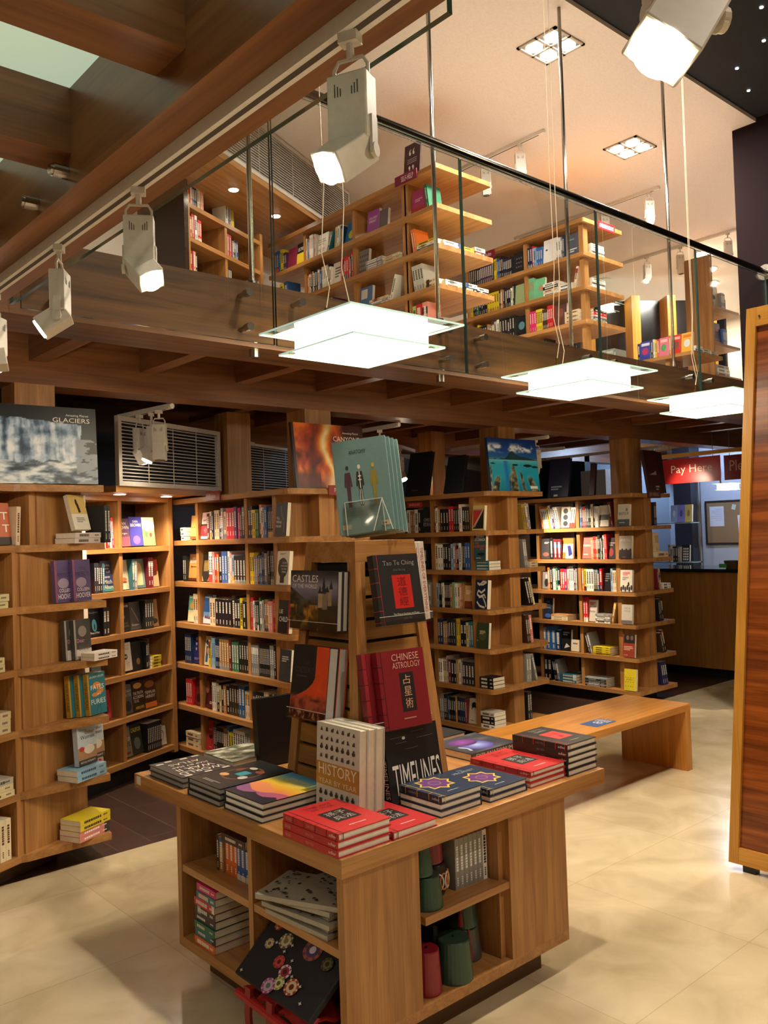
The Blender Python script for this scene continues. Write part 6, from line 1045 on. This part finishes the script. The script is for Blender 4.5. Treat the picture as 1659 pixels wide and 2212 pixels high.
# embroidered black bag and red bags
def soft(name, pts, th, m, root, sub=2):
    mb = MB(); n = len(pts); 
    mb.prism(pts, 0, th); o = mb.build(name, m, root, bevel=0.004); return o
BM = Matrix.Translation((1.528, 2.06, 0.345)) @ Matrix.Rotation(D(0), 4, 'Z') @ Matrix.Rotation(D(28), 4, 'Y') 
BM = frameM((1.462, 2.44, 0.197), Vector((0.0, -1, 0.0)), Vector((0.78, 0.0, 0.62)).normalized(), Vector((0.0, -1, 0.0)).cross(Vector((0.78, 0, 0.62)).normalized()))
bag = thing('embroidered_bag', 'black bag embroidered with bright flowers poking out of the lower near cubby', 'bag', BM)
soft('bag_body', [(0, 0), (0.40, 0.0), (0.41, 0.2), (0.36, 0.262), (0.03, 0.26), (-0.005, 0.16)], 0.02, mat('1d1b1f', 0.7), bag)
fl_ = []
for (x, y, r, c1, c2, c3) in ((.12, .72, .05, 'a8352e', 'd97a3a', '8a2a5a'), (.3, .6, .075, '6b5a34', 'cfc4a0', '8a7a4a'), (.62, .66, .10, 'a85a44', '5a4a6b', 'd9d4e0'), (.5, .30, .065, 'd9cfd0', '9c3040', '5a1a24'), (.38, .36, .06, '9c2f38', 'c9504a', '6b1c24'), (.16, .48, .05, '9c6a94', 'c9c46a', '7a4a7a'), (.66, .2, .075, 'a83a2c', 'd9c4a0', '7a2a1c'), (.52, .16, .06, '8a8a4a', 'd9d494', '5a5a2a'), (.44, .08, .07, '9c4a94', 'c9a9b4', '5a7a7a'), (.85, .6, .06, '3a3a2c', '6b6444', '2a2a20'), (.82, .8, .07, '3a3028', '5a4a34', '2a2420'), (.3, .85, .06, '3a2a28', '5a3a30', '2a1c1c')):
    fl_ += [('e', x, y, r, r*1.35, c1), ('e', x, y, r*.68, r*.92, c2), ('e', x, y, r*.34, r*.46, c3)]+[('e', x+r*.85*math.cos(k*.785), y+r*1.15*math.sin(k*.785), r*.14, r*.19, c2) for k in range(8)]
for k in range(16): fl_.append(('p', [(.08+.9*((k*37) % 100)/100+a, .06+.86*((k*61) % 100)/100+b) for a, b in ((0, .025), (.006, .008), (.02, 0), (.006, -.008), (0, -.025), (-.006, -.008), (-.02, 0), (-.006, .008))], 'cfc9c0'))
art_mesh(bag, fl_, 0.40, 0.26, 0.0205)
red = mat('a8201f', 0.5)
rb = thing('red_bag', 'folded red bag with hanging straps below the black embroidered bag', 'bag', Matrix.Translation((1.50, 2.24, 0.1365)))
mb = MB(); rng = random.Random(5); pts = [(-0.02, -0.19, 0.0), (0.26, -0.19, 0.0), (0.26, 0.21, 0.0), (-0.02, 0.21, 0.0)]
nx, ny = 10, 14
vs = []; 
for j in range(ny+1):
    for i in range(nx+1):
        x = -0.03+0.29*i/nx; y = -0.18+0.36*j/ny; z = 0.028+0.018*math.sin(i*1.3+j*0.7)*math.cos(j*0.9)+0.03*(i/nx); vs.append((x, y, z))
fs = [(j*(nx+1)+i, j*(nx+1)+i+1, (j+1)*(nx+1)+i+1, (j+1)*(nx+1)+i) for j in range(ny) for i in range(nx)]
mb.add(vs, fs); o = mb.build('bag_body', red, rb, smooth=True); sm = o.modifiers.new('thick', 'SOLIDIFY'); sm.thickness = 0.012; sm.offset = 1
for y0 in (0.10, -0.02):
    s_ = MB(); s_.prism([(-0.055, 0.06), (-0.06, -0.02), (-0.052, -0.125), (-0.044, -0.125), (-0.05, -0.02), (-0.045, 0.06)], y0, y0+0.03, ax=1); s_.build('strap', mat('8a1c1c', 0.5), rb)
MB().cyl((-0.05, -0.17, 0.012), (-0.05, 0.18, 0.022), 0.014, 10).build('rolled_edge', red, rb)
# tarbooshes
def fez(x, y, z, r, h, col, label, tassel=None, top=0.8):
    t = thing('tarboosh_hat', label, 'hat', Vector((x, y, z+0.0008)), 'wrapped felt hats in the display table cubbies'); MB().lathe([(r*0.99, 0), (r, 0.004), (r*(0.5+top/2), h*0.5), (r*top, h-0.004), (r*top*0.95, h)], 28).build('felt_body', mat(col, 0.35), t, smooth=False)
    MB().cyl((0, 0, h), (0, 0, h+0.006), 0.004, 8).build('stalk', mat('1c1a1a', 0.6), t)
    if tassel:
        a = tassel; p = [(0, 0, h+0.004)]+[(math.cos(a)*r*top*q, math.sin(a)*r*top*q, h+0.003) for q in (0.5, 0.98)]+[(math.cos(a)*(r+0.004), math.sin(a)*(r+0.004), h*0.55), (math.cos(a)*(r+0.008), math.sin(a)*(r+0.008), h*0.15)]
        MB().tube(p, 0.004, 8).cyl(p[-2], p[-1], 0.006, 8, r2=0.011).build('tassel', mat('8a2428', 0.7), t)
    return t
GR = '2f4a3a'
fez(1.925, 2.035, 0.40, 0.055, 0.10, GR, 'dark green felt hat standing at the upper right cubby edge'); fez(1.905, 2.04, 0.507, 0.042, 0.09, GR, 'small dark green felt hat on top of another green one')
cup = thing('patterned_pot', 'black, orange and white patterned pot under a red hat', 'pot', Vector((2.01, 2.085, 0.4008))); MB().lathe([(0.035, 0), (0.043, 0.02), (0.046, 0.07), (0.04, 0.10), (0.036, 0.105)], 24).build('pot_body', mat('26211f', 0.3), cup)
for k in range(5):
    a = -2.4+k*0.42; c, s2 = math.cos(a), math.sin(a); mb = MB(); rr = [0.016, 0.012]
    q = [(0.0462*c-s2*0.016*math.cos(b), 0.0462*s2+c*0.016*math.cos(b), 0.05+0.026*math.sin(b)) for b in [2*math.pi*i/14 for i in range(15)]]; mb.tube(q, 0.003, 5); mb.build('painted_ring', mat(('c9783a', 'd9cfc0')[k % 2], 0.4), cup)
fez(2.0, 2.095, 0.508, 0.046, 0.095, '8a2634', 'red felt hat stacked on the patterned pot', top=0.9)
RR_ = Row(r=(1, 0, 0), n=(0, -1, 0), O=(0, 1.967, 0), where='upper right cubby of the table', ref='pots', name='hardback_book', inset=0.07, w=0.18, hr=(0.165, 0.17)); RR_.fill(2.072, 2.228, 0.40, ['EEEEEEW'])
fez(1.912, 2.03, 0.135, 0.048, 0.135, '8a1c2a', 'dark red felt hat low at the corner panel', top=0.85); fez(2.035, 2.03, 0.135, 0.064, 0.13, GR, 'large dark green felt hat alone in the lower right cubby', top=0.86)
fez(2.165, 2.10, 0.135, 0.056, 0.105, '4a4844', 'dark grey felt hat with a red tassel under a green one', tassel=-2.1); fez(2.16, 2.105, 0.247, 0.054, 0.10, GR, 'green felt hat with a red tassel on top of the grey one', tassel=-2.5)
fez(2.09, 2.2, 0.135, 0.05, 0.11, '26221f', 'black felt hat at the back of the lower right cubby')
# small things on the counter
t = thing('counter_basket', 'small brown basket with a green tag on the pay counter', 'basket', Vector((8.6, 4.30, 1.1355))); MB().lathe([(0.07, 0), (0.09, 0.08), (0.085, 0.08), (0.066, 0.006)], 20).build('basket', mat('5a4632', 0.7), t); MB().box(-0.10, 0.02, 0.01, -0.09, 0.10, 0.05).build('tag', mat('4aa85a', 0.5), t)
# glass display shelves with books behind the counter
t = thing('glass_display_shelf', 'glass shelving with books behind the pay counter', 'shelf', Vector((9.6, 5.3, 0)))
for z in (1.14, 1.62): MB().box(0, 0, z, 0.25, 1.3, z+0.012).build('glass_shelf', mat('9fb4b4', 0.1), t)
for y in (0.0, 1.28): MB().box(0.2, y, 0, 0.24, y+0.02, 2.2).build('upright', STEEL, t)
sx = dict(O=(9.6, 0, 0), r=(0, -1, 0), n=(-1, 0, 0))
R_ = Row(**sx, where='the upper glass shelf behind the counter', ref='counter side', name='hardback_book', inset=0.0); R_.fill(-5.6, -5.28, 1.633, [Fc('%s book facing out on the glass shelf behind the counter' % n, c, .092, .21, ('e', .5, .5, .2, .2, c2)) for n, c, c2 in (('pale blue', '8fa4d0', 'c4cfe6'), ('violet', '7a78c4', '4a4a9c'), ('sandy', 'b3a465', '7a744a'))], fit='loose')
R_ = Row(**sx, where='the lower glass shelf behind the counter', ref='counter side', name='hardback_book', inset=0.0); R_.fill(-5.62, -5.28, 1.153, ['EWKKE', Fc('black and white patterned box facing out on the glass shelf behind the counter', '1c1c20', .1, .2, *[('e', .25+.25*(k % 3), .12+.16*(k//3), .1, .06, 'dcdce0') for k in range(15)])], fit='loose')
flush_specs(300)
